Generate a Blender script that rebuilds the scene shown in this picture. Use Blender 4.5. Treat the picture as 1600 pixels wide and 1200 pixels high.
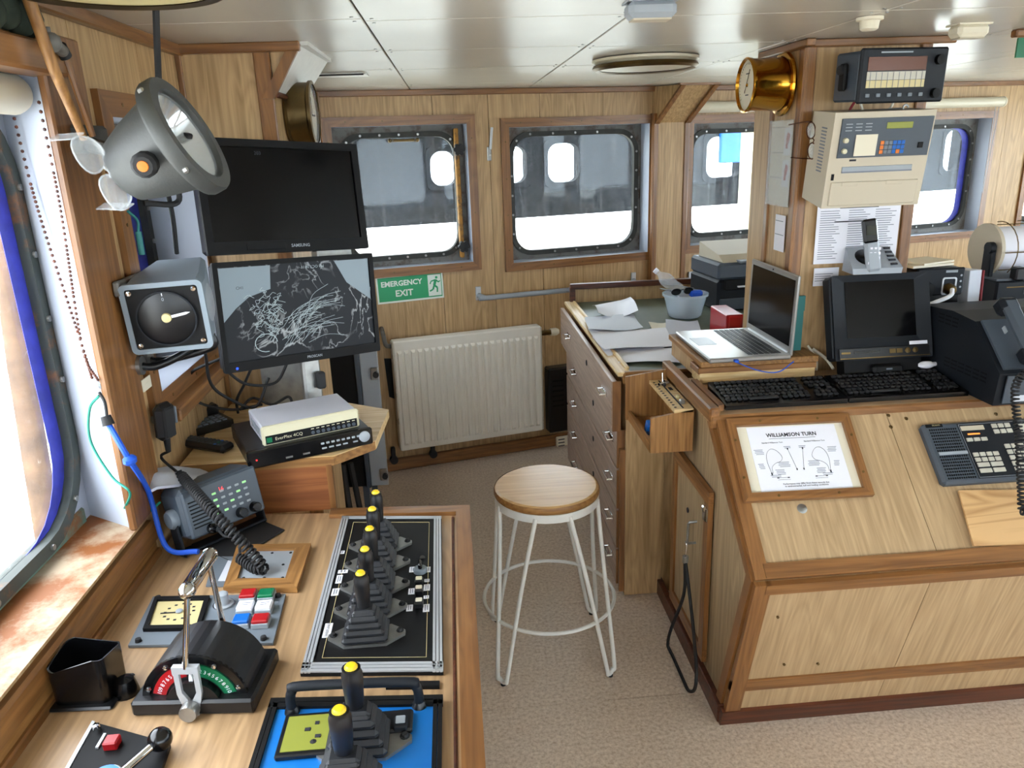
import bpy, math, random
import numpy as np
from mathutils import Vector, Matrix, Euler
random.seed(7)
for o in list(bpy.data.objects): bpy.data.objects.remove(o)
scn = bpy.context.scene
COL = scn.collection
# ------------------------------------------------------------------ camera
F, EYE = 1200.0, 1.72
_fw = np.array([-100., -372., F]); _fw /= np.linalg.norm(_fw)
_dn = np.array([140., 3833., F]); _dn -= _fw*(_dn@_fw); _dn /= np.linalg.norm(_dn)
_rt = np.cross(_dn, _fw)
RM = np.array([_rt, _fw, -_dn])            # camera frame -> room frame (X right, Y into the room, Z up)
cam = bpy.data.objects.new('camera', bpy.data.cameras.new('camera')); COL.objects.link(cam)
cam.data.sensor_width = 36; cam.data.lens = 36*F/1600; cam.data.clip_start = .02
cr, cu, cb = RM@[1, 0, 0], RM@[0, -1, 0], RM@[0, 0, -1]
cam.matrix_world = Matrix(((cr[0], cu[0], cb[0], 0), (cr[1], cu[1], cb[1], 0), (cr[2], cu[2], cb[2], EYE), (0, 0, 0, 1)))
scn.camera = cam
# ------------------------------------------------------------------ sky, sun, exposure
scn.view_settings.view_transform = 'Standard'; scn.view_settings.look = 'None'
scn.view_settings.gamma = 1; scn.view_settings.use_curve_mapping = False
scn.view_settings.exposure = -0.1
w = bpy.data.worlds.new('sky'); scn.world = w; w.use_nodes = True
bg = w.node_tree.nodes['Background']; bg.inputs[0].default_value = (.86, .93, 1.0, 1); bg.inputs[1].default_value = 13.0
sun = bpy.data.objects.new('sun', bpy.data.lights.new('sun', 'SUN')); COL.objects.link(sun)
sun.data.energy = 7.0; sun.data.angle = .01; sun.data.color = (1, .95, .86)
sun.rotation_euler = (math.radians(38), 0, math.radians(-12))     # high, from behind the camera
# ------------------------------------------------------------------ measuring helpers: ray of a photo pixel met with a plane of the room
def _ray(px, py): return RM@np.array([px-800., py-600., F])
_C = np.array([0, 0, EYE])
def Zp(px, py, z): d = _ray(px, py); return Vector(_C+d*((z-EYE)/d[2]))
def Yp(px, py, y): d = _ray(px, py); return Vector(_C+d*(y/d[1]))
def Xp(px, py, x): d = _ray(px, py); return Vector(_C+d*(x/d[0]))
def Pp(px, py, p, n):
    d = _ray(px, py); p = np.array(p); n = np.array(n); return Vector(_C+d*(((p-_C)@n)/(d@n)))
# ------------------------------------------------------------------ materials
def lin(h):
    h = h.lstrip('#'); c = [int(h[i:i+2], 16)/255 for i in (0, 2, 4)]
    return tuple([(x/12.92 if x <= .04045 else ((x+.055)/1.055)**2.4) for x in c]+[1])
M = {}
def nodes(m): return m.node_tree.nodes, m.node_tree.links
def mat(name, c, rough=.5, metal=0, spec=.5, noise=0, nscale=30, bump=0, bscale=200, emit=0, coat=0):
    m = bpy.data.materials.new(name); m.use_nodes = True; N, L = nodes(m); b = N['Principled BSDF']
    b.inputs['Base Color'].default_value = lin(c); b.inputs['Roughness'].default_value = rough
    b.inputs['Metallic'].default_value = metal; b.inputs['Specular IOR Level'].default_value = spec
    b.inputs['Coat Weight'].default_value = coat
    tc = None
    if noise or bump:
        tc = N.new('ShaderNodeTexCoord')
    if noise:
        n = N.new('ShaderNodeTexNoise'); n.inputs['Scale'].default_value = nscale; n.inputs['Detail'].default_value = 5
        L.new(tc.outputs['Object'], n.inputs['Vector'])
        r = N.new('ShaderNodeValToRGB'); a = lin(c)
        r.color_ramp.elements[0].position = .3; r.color_ramp.elements[1].position = .7
        r.color_ramp.elements[0].color = tuple(max(0, x*(1-noise)) for x in a[:3])+(1,)
        r.color_ramp.elements[1].color = tuple(min(1, x*(1+noise)) for x in a[:3])+(1,)
        L.new(n.outputs['Fac'], r.inputs['Fac']); L.new(r.outputs['Color'], b.inputs['Base Color'])
    if bump:
        n = N.new('ShaderNodeTexNoise'); n.inputs['Scale'].default_value = bscale; n.inputs['Detail'].default_value = 3
        L.new(tc.outputs['Object'], n.inputs['Vector'])
        bp = N.new('ShaderNodeBump'); bp.inputs['Strength'].default_value = bump; bp.inputs['Distance'].default_value = .002
        L.new(n.outputs['Fac'], bp.inputs['Height']); L.new(bp.outputs['Normal'], b.inputs['Normal'])
    if emit:
        b.inputs['Emission Color'].default_value = lin(c); b.inputs['Emission Strength'].default_value = emit
    M[name] = m; return m
def wood(name, ca, cb_, axis='z', fine=90, rough=.45, cathedral=.5, coat=.0):
    """grain runs along `axis`: fine pores stretched along it, over slow cathedral figure"""
    m = bpy.data.materials.new(name); m.use_nodes = True; N, L = nodes(m); b = N['Principled BSDF']
    b.inputs['Roughness'].default_value = rough; b.inputs['Coat Weight'].default_value = coat; b.inputs['Coat Roughness'].default_value = .25
    tc = N.new('ShaderNodeTexCoord')
    def stretched(s, k):
        mp = N.new('ShaderNodeMapping'); v = [s, s, s]
        for a_ in axis: v['xyz'.index(a_)] = s*k
        mp.inputs['Scale'].default_value = v; L.new(tc.outputs['Object'], mp.inputs['Vector']); return mp
    n1 = N.new('ShaderNodeTexNoise'); n1.inputs['Scale'].default_value = 1; n1.inputs['Detail'].default_value = 4
    L.new(stretched(fine, .035).outputs[0], n1.inputs['Vector'])
    wv = N.new('ShaderNodeTexNoise'); wv.inputs['Scale'].default_value = 1; wv.inputs['Detail'].default_value = 2; wv.inputs['Distortion'].default_value = 1.2
    L.new(stretched(9, .12).outputs[0], wv.inputs['Vector'])
    ma = N.new('ShaderNodeMath'); ma.operation = 'MULTIPLY'; ma.inputs[1].default_value = 9
    L.new(wv.outputs['Fac'], ma.inputs[0])
    fr = N.new('ShaderNodeMath'); fr.operation = 'PINGPONG'; fr.inputs[1].default_value = .5; L.new(ma.outputs[0], fr.inputs[0])
    mx = N.new('ShaderNodeMath'); mx.operation = 'MULTIPLY_ADD'; mx.inputs[1].default_value = cathedral
    L.new(fr.outputs[0], mx.inputs[0]); L.new(n1.outputs['Fac'], mx.inputs[2])
    r = N.new('ShaderNodeValToRGB'); r.color_ramp.elements[0].position = .38; r.color_ramp.elements[1].position = .85
    r.color_ramp.elements[0].color = lin(ca); r.color_ramp.elements[1].color = lin(cb_)
    L.new(mx.outputs[0], r.inputs['Fac']); L.new(r.outputs['Color'], b.inputs['Base Color'])
    bp = N.new('ShaderNodeBump'); bp.inputs['Strength'].default_value = .12; bp.inputs['Distance'].default_value = .001
    L.new(n1.outputs['Fac'], bp.inputs['Height']); L.new(bp.outputs['Normal'], b.inputs['Normal'])
    M[name] = m; return m
for ax in ('x', 'y', 'z', 'yz'):
    wood('veneer_'+ax, '#a08055', '#c5a376', ax)
    wood('console_'+ax, '#a38661', '#bfa27b', ax, fine=130, cathedral=.35)
    wood('trim_'+ax, '#6c4522', '#9a6a3a', ax, fine=70, rough=.38, cathedral=.3, coat=.25)
    wood('oak_'+ax, '#7a5228', '#a97b45', ax, fine=110, rough=.5, cathedral=.35)
    wood('desk_'+ax, '#977856', '#bd9b73', ax, fine=80, rough=.38, cathedral=.45, coat=.15)
wood('pale_x', '#c9a46a', '#e6cb9a', 'x', fine=80, rough=.45)
wood('stool_seat', '#b98d55', '#dcb67c', 'x', fine=60, rough=.4, cathedral=.35, coat=.3)
wood('dark_trim', '#3c1d12', '#653520', 'x', fine=70, rough=.4)
wood('door_veneer', '#8f7a5c', '#b39c79', 'z')
wood('drawer_front', '#97806f', '#b69f8f', 'y', fine=90, rough=.35)
wood('shelf_red', '#7a4524', '#9a5f36', 'x', fine=70, rough=.4)
wood('ply', '#b08452', '#d3aa76', 'x', fine=40, cathedral=1.0)
mat('black_plastic', '#0d0e11', .36); mat('matte_black', '#08080a', .6, spec=.25); mat('gloss_black', '#08080a', .2)
mat('rubber', '#1b1b1d', .7); mat('bellows', '#17191e', .5, bump=.15, bscale=60)
mat('navy_plastic', '#171b21', .5, spec=.25); mat('grey_case', '#434c56', .45); mat('grey_mid', '#6c757e', .42); mat('grey_light', '#9aa1a8', .45)
mat('hammer_grey', '#424443', .5, noise=.15, nscale=14, bump=.12, bscale=180)
mat('box_grey', '#7f8b95', .45, bump=.05, bscale=160)
mat('alu', '#c4c7cb', .38, metal=.45); mat('chrome', '#d6d8da', .08, metal=1); mat('steel', '#9b9b98', .35, metal=.8, noise=.2)
mat('brass', '#c08a2e', .14, metal=1, noise=.12, nscale=8); mat('old_brass', '#6e5a38', .35, metal=.9, noise=.3, nscale=12)
mat('white_paint', '#d9d8d2', .4, noise=.04); mat('radiator_white', '#f2ede2', .4, noise=.04, nscale=6)
mat('beige_plastic', '#c3b8a2', .5); mat('cream', '#d2ccae', .45); mat('lilac_white', '#c9cbd6', .4)
mat('paper', '#e9e9f0', .75); mat('paper_warm', '#e2dac4', .75); mat('paper_grey', '#c9cdd6', .7); mat('ink', '#23242c', .7); mat('ink_grey', '#7d828d', .7)
mat('red', '#a3161c', .3); mat('green', '#0d6b45', .3); mat('blue', '#1663b8', .3); mat('orange', '#e0771c', .4); mat('yellow', '#e8c51a', .35)
mat('sign_green', '#1f9a63', .4); mat('sign_white', '#dfe9df', .5)
mat('jamb_white', '#b4bbc8', .4, noise=.03, nscale=5); mat('light_cream', '#d7cfb8', .4)
mat('gasket', '#33332f', .7, noise=.3, nscale=20); mat('blue_film', '#3a3fa8', .35, noise=.25, nscale=30)
mat('blue_panel', '#1272c4', .35); mat('lcd', '#8f9440', .3); mat('lcd_dark', '#2a2d22', .15); mat('gold_face', '#cfc08c', .45)
mat('screen_black', '#070709', .12, spec=.18); mat('laptop_silver', '#a7a6a3', .3, metal=.7); mat('key_black', '#16171a', .45); mat('key_grey', '#c0bcae', .5)
mat('blue_cord', '#1550c0', .6); mat('teal_cord', '#0f7a66', .7); mat('cloth', '#c9cdd8', .9, bump=.4, bscale=300)
mat('rail_white', '#8f8d86', .5, noise=.08, nscale=9); mat('hull_dark', '#0d1014', .8, spec=.2, noise=.7, nscale=1.5); mat('hull_white', '#e8e6dc', .5, noise=.04, nscale=2)
mat('tan_mast', '#5a4430', .8, noise=.4, nscale=12, bump=.5, bscale=40); mat('teal_paint', '#2c7674', .6); mat('dark_green', '#1f2a20', .9, noise=.5, nscale=25, bump=.6, bscale=50)
mat('led_blue', '#2040ff', .3, emit=4); mat('led_red', '#ff3030', .3, emit=2.5); mat('led_green', '#9cd690', .3, emit=.4); mat('led_orange', '#ff9040', .3, emit=1.5)
mat('red_cloth', '#7d1a22', .7); mat('copper_glass', '#5a3524', .15, metal=.3); mat('seam', '#5d5a52', .8)
mat('chart_green', '#5c6454', .5, noise=.06); wood('pale_y', '#c9a46a', '#e6cb9a', 'y', fine=80, rough=.45)
mat('deck_outside', '#d9d8d0', .7, noise=.2, nscale=2)
def rusty(name, base, rust, amt=.5, scale=4):
    m = mat(name, base, .6); N, L = nodes(m); b = N['Principled BSDF']; tc = N.new('ShaderNodeTexCoord')
    n = N.new('ShaderNodeTexNoise'); n.inputs['Scale'].default_value = scale; n.inputs['Detail'].default_value = 8; n.inputs['Roughness'].default_value = .65
    L.new(tc.outputs['Object'], n.inputs['Vector']); r = N.new('ShaderNodeValToRGB')
    r.color_ramp.elements[0].position = amt-.06; r.color_ramp.elements[1].position = amt+.1
    r.color_ramp.elements[0].color = lin(rust); r.color_ramp.elements[1].color = lin(base)
    L.new(n.outputs['Fac'], r.inputs['Fac']); L.new(r.outputs['Color'], b.inputs['Base Color'])
rusty('rust_sill', '#b9a489', '#8a4f1c', .47, 7); rusty('rust_frame', '#39403c', '#8a5218', .36, 9); rusty('rust_bar', '#a8752a', '#4a3a28', .42, 30)
rusty('green_frame', '#5d7d70', '#7a4a1a', .38, 12); rusty('old_steel', '#6f6d68', '#4a3a2c', .42, 14); rusty('rad_edge', '#d0cabb', '#6a5a44', .36, 10)
# linoleum floor: fine fleck
def lino():
    m = mat('lino', '#a8947a', .34, spec=.45); N, L = nodes(m); b = N['Principled BSDF']; tc = N.new('ShaderNodeTexCoord')
    n = N.new('ShaderNodeTexNoise'); n.inputs['Scale'].default_value = 85; n.inputs['Detail'].default_value = 6; n.inputs['Roughness'].default_value = .7
    n2 = N.new('ShaderNodeTexNoise'); n2.inputs['Scale'].default_value = 1.6; n2.inputs['Detail'].default_value = 5
    L.new(tc.outputs['Object'], n.inputs['Vector']); L.new(tc.outputs['Object'], n2.inputs['Vector'])
    r = N.new('ShaderNodeValToRGB'); e = r.color_ramp.elements
    e[0].position = .32; e[0].color = lin('#ac9682'); e[1].position = .66; e[1].color = lin('#e2d2c0'); k = e.new(.5); k.color = lin('#cebba8')
    L.new(n.outputs['Fac'], r.inputs['Fac'])
    mx = N.new('ShaderNodeMix'); mx.data_type = 'RGBA'; mx.blend_type = 'MULTIPLY'; mx.inputs[0].default_value = .35
    L.new(r.outputs['Color'], mx.inputs[6]); L.new(n2.outputs['Color'], mx.inputs[7])
    r2 = N.new('ShaderNodeValToRGB'); r2.color_ramp.elements[0].color = (.55, .52, .48, 1); r2.color_ramp.elements[1].color = (1, 1, 1, 1)
    r2.color_ramp.elements[0].position = .3; r2.color_ramp.elements[1].position = .6
    L.new(n2.outputs['Fac'], r2.inputs['Fac']); L.new(r2.outputs['Color'], mx.inputs[7]); L.new(mx.outputs[2], b.inputs['Base Color'])
lino()
def ceil_mat():
    m = mat('ceiling_panel', '#c9c5ba', .27, spec=.5); N, L = nodes(m); b = N['Principled BSDF']; tc = N.new('ShaderNodeTexCoord')
    n = N.new('ShaderNodeTexNoise'); n.inputs['Scale'].default_value = 2.2; n.inputs['Detail'].default_value = 2
    L.new(tc.outputs['Object'], n.inputs['Vector']); bp = N.new('ShaderNodeBump'); bp.inputs['Strength'].default_value = .25; bp.inputs['Distance'].default_value = .02
    L.new(n.outputs['Fac'], bp.inputs['Height']); L.new(bp.outputs['Normal'], b.inputs['Normal'])
ceil_mat()
def glass_mat(name, tint, dirt, scale):
    """thin window pane: clear with a mirror share, salt spray and streaks on it"""
    m = bpy.data.materials.new(name); m.use_nodes = True; N, L = nodes(m); N.remove(N['Principled BSDF'])
    out = N['Material Output']; tr = N.new('ShaderNodeBsdfTransparent'); tr.inputs[0].default_value = lin(tint)
    gl = N.new('ShaderNodeBsdfGlossy'); gl.inputs['Roughness'].default_value = .03; lw = N.new('ShaderNodeLayerWeight'); lw.inputs[0].default_value = .5; pw = N.new('ShaderNodeMath'); pw.operation = 'POWER'; pw.inputs[1].default_value = 5; L.new(lw.outputs['Facing'], pw.inputs[0])
    fr = N.new('ShaderNodeMath'); fr.operation = 'MULTIPLY_ADD'; fr.inputs[1].default_value = .7; fr.inputs[2].default_value = .014; L.new(pw.outputs[0], fr.inputs[0])
    a = N.new('ShaderNodeMixShader'); L.new(fr.outputs[0], a.inputs[0]); L.new(tr.outputs[0], a.inputs[1]); L.new(gl.outputs[0], a.inputs[2])
    df = N.new('ShaderNodeBsdfTranslucent'); df.inputs[0].default_value = (.8, .82, .85, 1)
    dd = N.new('ShaderNodeBsdfDiffuse'); dd.inputs[0].default_value = (.7, .72, .75, 1); ad = N.new('ShaderNodeMixShader'); ad.inputs[0].default_value = .4
    L.new(df.outputs[0], ad.inputs[1]); L.new(dd.outputs[0], ad.inputs[2])
    tc = N.new('ShaderNodeTexCoord')
    n = N.new('ShaderNodeTexNoise'); n.inputs['Scale'].default_value = scale; n.inputs['Detail'].default_value = 3; n.inputs['Roughness'].default_value = .8
    L.new(tc.outputs['Object'], n.inputs['Vector']); r = N.new('ShaderNodeValToRGB'); r.color_ramp.elements[0].position = .62; r.color_ramp.elements[1].position = .7
    L.new(n.outputs['Fac'], r.inputs['Fac'])
    mp = N.new('ShaderNodeMapping'); mp.inputs['Scale'].default_value = (45, 45, 2.5); L.new(tc.outputs['Object'], mp.inputs['Vector'])
    n2 = N.new('ShaderNodeTexNoise'); n2.inputs['Scale'].default_value = 1; n2.inputs['Detail'].default_value = 4; L.new(mp.outputs[0], n2.inputs['Vector'])
    r2 = N.new('ShaderNodeValToRGB'); r2.color_ramp.elements[0].position = .55; r2.color_ramp.elements[1].position = .8; r2.color_ramp.elements[1].color = (.16, .16, .16, 1)
    L.new(n2.outputs['Fac'], r2.inputs['Fac'])
    mx = N.new('ShaderNodeMath'); mx.operation = 'MAXIMUM'; L.new(r.outputs[0], mx.inputs[0]); L.new(r2.outputs[0], mx.inputs[1])
    ml = N.new('ShaderNodeMath'); ml.operation = 'MULTIPLY_ADD'; ml.inputs[1].default_value = dirt; ml.inputs[2].default_value = .012*dirt; L.new(mx.outputs[0], ml.inputs[0])
    e = N.new('ShaderNodeMixShader'); L.new(ml.outputs[0], e.inputs[0]); L.new(a.outputs[0], e.inputs[1]); L.new(ad.outputs[0], e.inputs[2])
    L.new(e.outputs[0], out.inputs[0]); M[name] = m
glass_mat('pane', '#f4f8fa', .3, 150); glass_mat('pane_clean', '#ffffff', .04, 60)
def clear(name, tint, rough=.05, alpha=.25):
    m = bpy.data.materials.new(name); m.use_nodes = True; N, L = nodes(m); b = N['Principled BSDF']
    b.inputs['Base Color'].default_value = lin(tint); b.inputs['Roughness'].default_value = rough; b.inputs['Alpha'].default_value = alpha; b.inputs['Specular IOR Level'].default_value = .7
    M[name] = m
clear('clear_plastic', '#e8eef2', .1, .28); clear('tub_plastic', '#c9d6e0', .25, .5); clear('dial_glass', '#30343a', .04, .12); clear('plastic_sleeve', '#eef0e8', .12, .35)
def screen_cam():
    """security camera picture: dark grey scene with pale streaks of nets"""
    m = mat('camera_picture', '#1b1f24', .25); N, L = nodes(m); b = N['Principled BSDF']; tc = N.new('ShaderNodeTexCoord')
    n = N.new('ShaderNodeTexNoise'); n.inputs['Scale'].default_value = 7; n.inputs['Detail'].default_value = 6; n.inputs['Distortion'].default_value = 3.5
    L.new(tc.outputs['Object'], n.inputs['Vector'])
    r = N.new('ShaderNodeValToRGB'); e = r.color_ramp.elements; e[0].position = .47; e[0].color = (.0, .0, .0, 1); e[1].position = .53; e[1].color = (0, 0, 0, 1); k = e.new(.5); k.color = (.55, .6, .62, 1)
    L.new(n.outputs['Fac'], r.inputs['Fac'])
    sx = N.new('ShaderNodeSeparateXYZ'); L.new(tc.outputs['Object'], sx.inputs[0])
    # masks in screen metres (x from -.21 to .21): streaks in the middle, pale corners
    msk = N.new('ShaderNodeTexNoise'); msk.inputs['Scale'].default_value = 9; L.new(tc.outputs['Object'], msk.inputs['Vector'])
    mr = N.new('ShaderNodeValToRGB'); mr.color_ramp.elements[0].position = .45; mr.color_ramp.elements[1].position = .62; L.new(msk.outputs['Fac'], mr.inputs['Fac'])
    mm = N.new('ShaderNodeMix'); mm.data_type = 'RGBA'; mm.blend_type = 'MULTIPLY'; mm.inputs[0].default_value = 1
    L.new(r.outputs['Color'], mm.inputs[6]); L.new(mr.outputs['Color'], mm.inputs[7])
    ad = N.new('ShaderNodeMix'); ad.data_type = 'RGBA'; ad.blend_type = 'ADD'; ad.inputs[0].default_value = 1; ad.inputs[6].default_value = lin('#101418')
    L.new(mm.outputs[2], ad.inputs[7]); L.new(ad.outputs[2], b.inputs['Emission Color']); b.inputs['Emission Strength'].default_value = .8
    b.inputs['Base Color'].default_value = (.01, .01, .012, 1); b.inputs['Roughness'].default_value = .35; b.inputs['Specular IOR Level'].default_value = .15
screen_cam()
mat('patch_pale', '#66747c', .3, emit=.45); mat('picture_line', '#8f9ca0', .3, emit=.6)
# ------------------------------------------------------------------ mesh helpers
class MB:
    def __init__(s, mats=None): s.v = []; s.f = []; s.mi = []; s.sm = []; s.T = Matrix()
    def add(s, V, Fc, mi=0, sm=False):
        k = len(s.v); s.v += [tuple(s.T@Vector(p)) for p in V]
        for f in Fc: s.f.append([i+k for i in f]); s.mi.append(mi); s.sm.append(sm)
        return s
    def box(s, c, d, r=0, mi=0, R=None):
        """box of size d centred at c, edges chamfered by r"""
        hx, hy, hz = d[0]/2, d[1]/2, d[2]/2; r = min(r, hx*.98, hy*.98, hz*.98)
        if r <= 0:
            V = [(x, y, z) for x in (-hx, hx) for y in (-hy, hy) for z in (-hz, hz)]
            Fc = [(0, 1, 3, 2), (4, 6, 7, 5), (0, 4, 5, 1), (2, 3, 7, 6), (0, 2, 6, 4), (1, 5, 7, 3)]
        else:
            V = []; ix = {}
            for sx in (-1, 1):
                for sy in (-1, 1):
                    for sz in (-1, 1):
                        for a in range(3):
                            p = [sx*(hx-r), sy*(hy-r), sz*(hz-r)]; p[a] = (sx*hx, sy*hy, sz*hz)[a]
                            ix[(sx, sy, sz, a)] = len(V); V.append(p)
            Fc = []
            for a in range(3):
                b, c_ = [(1, 2), (2, 0), (0, 1)][a]
                for sg in (-1, 1):
                    q = []
                    for (i, j) in ((-1, -1), (1, -1), (1, 1), (-1, 1)):
                        k = [0, 0, 0]; k[a] = sg; k[b] = i; k[c_] = j; q.append(ix[tuple(k)+(a,)])
                    Fc.append(q if sg > 0 else q[::-1])
                for i in (-1, 1):
                    for j in (-1, 1):
                        lo = [0, 0, 0]; hi = [0, 0, 0]; lo[a] = -1; hi[a] = 1
                        for k in (lo, hi): k[b] = i; k[c_] = j
                        q = [ix[tuple(lo)+(b,)], ix[tuple(hi)+(b,)], ix[tuple(hi)+(c_,)], ix[tuple(lo)+(c_,)]]
                        Fc.append(q if i*j < 0 else q[::-1])
            for sx in (-1, 1):
                for sy in (-1, 1):
                    for sz in (-1, 1):
                        q = [ix[(sx, sy, sz, a)] for a in range(3)]; Fc.append(q if sx*sy*sz > 0 else q[::-1])
        c = Vector(c); R = R or Matrix.Identity(3)
        return s.add([c+R@Vector(p) for p in V], Fc, mi)
    def quad(s, pts, mi=0): return s.add(pts, [tuple(range(len(pts)))], mi)
    def slab(s, pts, d, mi=0):
        """polygon pts extruded by vector d"""
        n = len(pts); d = Vector(d); P = [Vector(p) for p in pts]; nn = Vector((0, 0, 0))
        for i in range(n): nn += P[i].cross(P[(i+1) % n])
        if nn.dot(d) > 0: P = P[::-1]
        V = P+[p+d for p in P]
        return s.add(V, [tuple(range(n)), tuple(range(2*n-1, n-1, -1))]+[(i, i+n, (i+1) % n+n, (i+1) % n) for i in range(n)], mi)
    def cyl(s, a, b, r, r2=None, n=16, cap=True, mi=0):
        a, b = Vector(a), Vector(b); r2 = r if r2 is None else r2; z = (b-a).normalized(); x = z.orthogonal().normalized(); y = z.cross(x)
        cs = [(math.cos(6.28318*i/n), math.sin(6.28318*i/n)) for i in range(n)]
        V = [a+(x*c+y*d)*r for c, d in cs]+[b+(x*c+y*d)*r2 for c, d in cs]
        s.add(V, [(i, (i+1) % n, (i+1) % n+n, i+n) for i in range(n)], mi, True)
        if cap: s.add(V, [tuple(range(n-1, -1, -1)), tuple(range(n, 2*n))], mi)
        return s
    def lathe(s, prof, o=(0, 0, 0), ax=(0, 0, 1), n=24, mi=0, sm=True):
        """profile [(r, h)...] spun about ax at o"""
        o = Vector(o); z = Vector(ax).normalized(); x = z.orthogonal().normalized(); y = z.cross(x); V = []; Fc = []
        for r, h in prof:
            for i in range(n):
                t = 6.283185*i/n; V.append(o+z*h+(x*math.cos(t)+y*math.sin(t))*max(r, 1e-5))
        for k in range(len(prof)-1):
            for i in range(n): j = (i+1) % n; Fc.append((k*n+i, k*n+j, (k+1)*n+j, (k+1)*n+i))
        return s.add(V, Fc, mi, sm)
    def tube(s, pts, r, n=8, closed=False, mi=0, cap=True):
        P = [Vector(p) for p in pts]; m = len(P); V = []; Fc = []; up = None
        for i in range(m):
            t = (P[(i+1) % m]-P[i-1]) if closed else (P[min(i+1, m-1)]-P[max(i-1, 0)])
            t.normalize()
            if up is None: up = t.orthogonal().normalized()
            else:
                up = up-t*up.dot(t); up = up.normalized() if up.length > 1e-6 else t.orthogonal().normalized()
            y = t.cross(up); rr = r[i] if isinstance(r, (list, tuple)) else r
            V += [P[i]+(up*math.cos(6.28318*k/n)+y*math.sin(6.28318*k/n))*rr for k in range(n)]
        for i in range(m if closed else m-1):
            a, b = i*n, ((i+1) % m)*n
            Fc += [(a+k, a+(k+1) % n, b+(k+1) % n, b+k) for k in range(n)]
        s.add(V, Fc, mi, True)
        if cap and not closed: s.add(V, [tuple(range(n-1, -1, -1)), tuple(range((m-1)*n, m*n))], mi)
        return s
    def sphere(s, c, r, n=16, mi=0, sc=(1, 1, 1)):
        prof = [(r*math.sin(math.pi*i/(n//2)), -r*math.cos(math.pi*i/(n//2))) for i in range(n//2+1)]
        k = len(s.v); s.lathe(prof, (0, 0, 0), (0, 0, 1), n, mi)
        for i in range(k, len(s.v)):
            p = s.T.inverted()@Vector(s.v[i]); s.v[i] = tuple(s.T@(Vector(c)+Vector((p.x*sc[0], p.y*sc[1], p.z*sc[2]))))
        return s
    def ring(s, outer, inner, d, mi=0):
        """closed outlines outer/inner (same count) bridged, extruded by d"""
        n = len(outer); d = Vector(d); V = [Vector(p) for p in outer]+[Vector(p) for p in inner]; V += [p+d for p in V]; Fc = []
        for i in range(n):
            j = (i+1) % n; Fc += [(i, j, n+j, n+i), (2*n+j, 2*n+i, 3*n+i, 3*n+j), (j, i, 2*n+i, 2*n+j), (n+i, n+j, 3*n+j, 3*n+i)]
        return s.add(V, Fc, mi)
    def mesh(s, name, mats):
        me = bpy.data.meshes.new(name); me.from_pydata(s.v, [], s.f)
        for m in (mats if isinstance(mats, (list, tuple)) else [mats]): me.materials.append(M[m] if isinstance(m, str) else m)
        me.polygons.foreach_set('material_index', s.mi); me.polygons.foreach_set('use_smooth', s.sm); me.update()
        import bmesh
        b = bmesh.new(); b.from_mesh(me); bmesh.ops.recalc_face_normals(b, faces=b.faces); b.to_mesh(me); b.free()
        if any(s.sm): me.set_sharp_from_angle(angle=math.radians(40))
        return me
def rrect(x0, x1, z0, z1, r, y=0, n=6):
    """rounded rectangle outline in the local XZ plane"""
    P = []
    for cx, cz, a in ((x1-r, z0+r, -90), (x1-r, z1-r, 0), (x0+r, z1-r, 90), (x0+r, z0+r, 180)):
        for i in range(n+1): t = math.radians(a+90*i/n); P.append(Vector((cx+r*math.cos(t), y, cz+r*math.sin(t))))
    return P
def spline(pts, k=8):
    P = [Vector(p) for p in pts]; P = [P[0]*2-P[1]]+P+[P[-1]*2-P[-2]]; out = []
    for i in range(1, len(P)-2):
        for j in range(k):
            t = j/k; a, b, c, d = P[i-1:i+3]
            out.append(.5*((2*b)+(c-a)*t+(2*a-5*b+4*c-d)*t*t+(3*b-a-3*c+d)*t**3))
    out.append(P[-2]); return out
def coil(path, r, turns, k=10):
    P = [Vector(p) for p in path]; n = turns*k; L = [0]
    for i in range(1, len(P)): L.append(L[-1]+(P[i]-P[i-1]).length)
    out = []; up = Vector((.3, .2, 1))
    for i in range(n+1):
        s = L[-1]*i/n; j = max(q for q in range(len(L)) if L[q] <= s+1e-9); j = min(j, len(P)-2)
        t = (s-L[j])/max(1e-9, L[j+1]-L[j]); c = P[j].lerp(P[j+1], t); d = (P[j+1]-P[j]).normalized()
        u = (up-d*up.dot(d)).normalized(); v = d.cross(u); a = 6.28318*i/k
        out.append(c+(u*math.cos(a)+v*math.sin(a))*r)
    return out
def obj(name, mb, mats, parent=None, world=False):
    me = mb.mesh(name, mats) if isinstance(mb, MB) else mb
    if world and parent is not None:
        r = parent
        while r.parent: r = r.parent
        me.transform(r.matrix_world.inverted())
    o = bpy.data.objects.new(name, me); COL.objects.link(o)
    if parent is not None: o.parent = parent
    if name in ('print', 'side_vent', 'gauge_mark', 'dial_mark'): o['kind'] = 'stuff'
    return o
def tag(o, label, cat, group=None):
    o['label'] = label; o['category'] = cat
    if group: o['group'] = group
    return o
def fr(loc, yaw=0, pitch=0, roll=0):
    """frame at loc: yaw about Z, then pitch (leaning back is positive), then roll about its own depth axis"""
    return Matrix.Translation(Vector(loc))@Matrix.Rotation(math.radians(yaw), 4, 'Z')@Matrix.Rotation(math.radians(-pitch), 4, 'X')@Matrix.Rotation(math.radians(roll), 4, 'Y')
def basis(o, x, y, z):
    x, y, z = Vector(x), Vector(y), Vector(z)
    return Matrix(((x.x, y.x, z.x, o[0]), (x.y, y.y, z.y, o[1]), (x.z, y.z, z.z, o[2]), (0, 0, 0, 1)))
def thing(name, label, cat, T=None, group=None):
    o = bpy.data.objects.new(name, None); COL.objects.link(o); o.empty_display_size = .05
    if T is not None: o.matrix_world = T if isinstance(T, Matrix) else Matrix.Translation(Vector(T))
    bpy.context.view_layer.update(); tag(o, label, cat, group); return o
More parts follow.
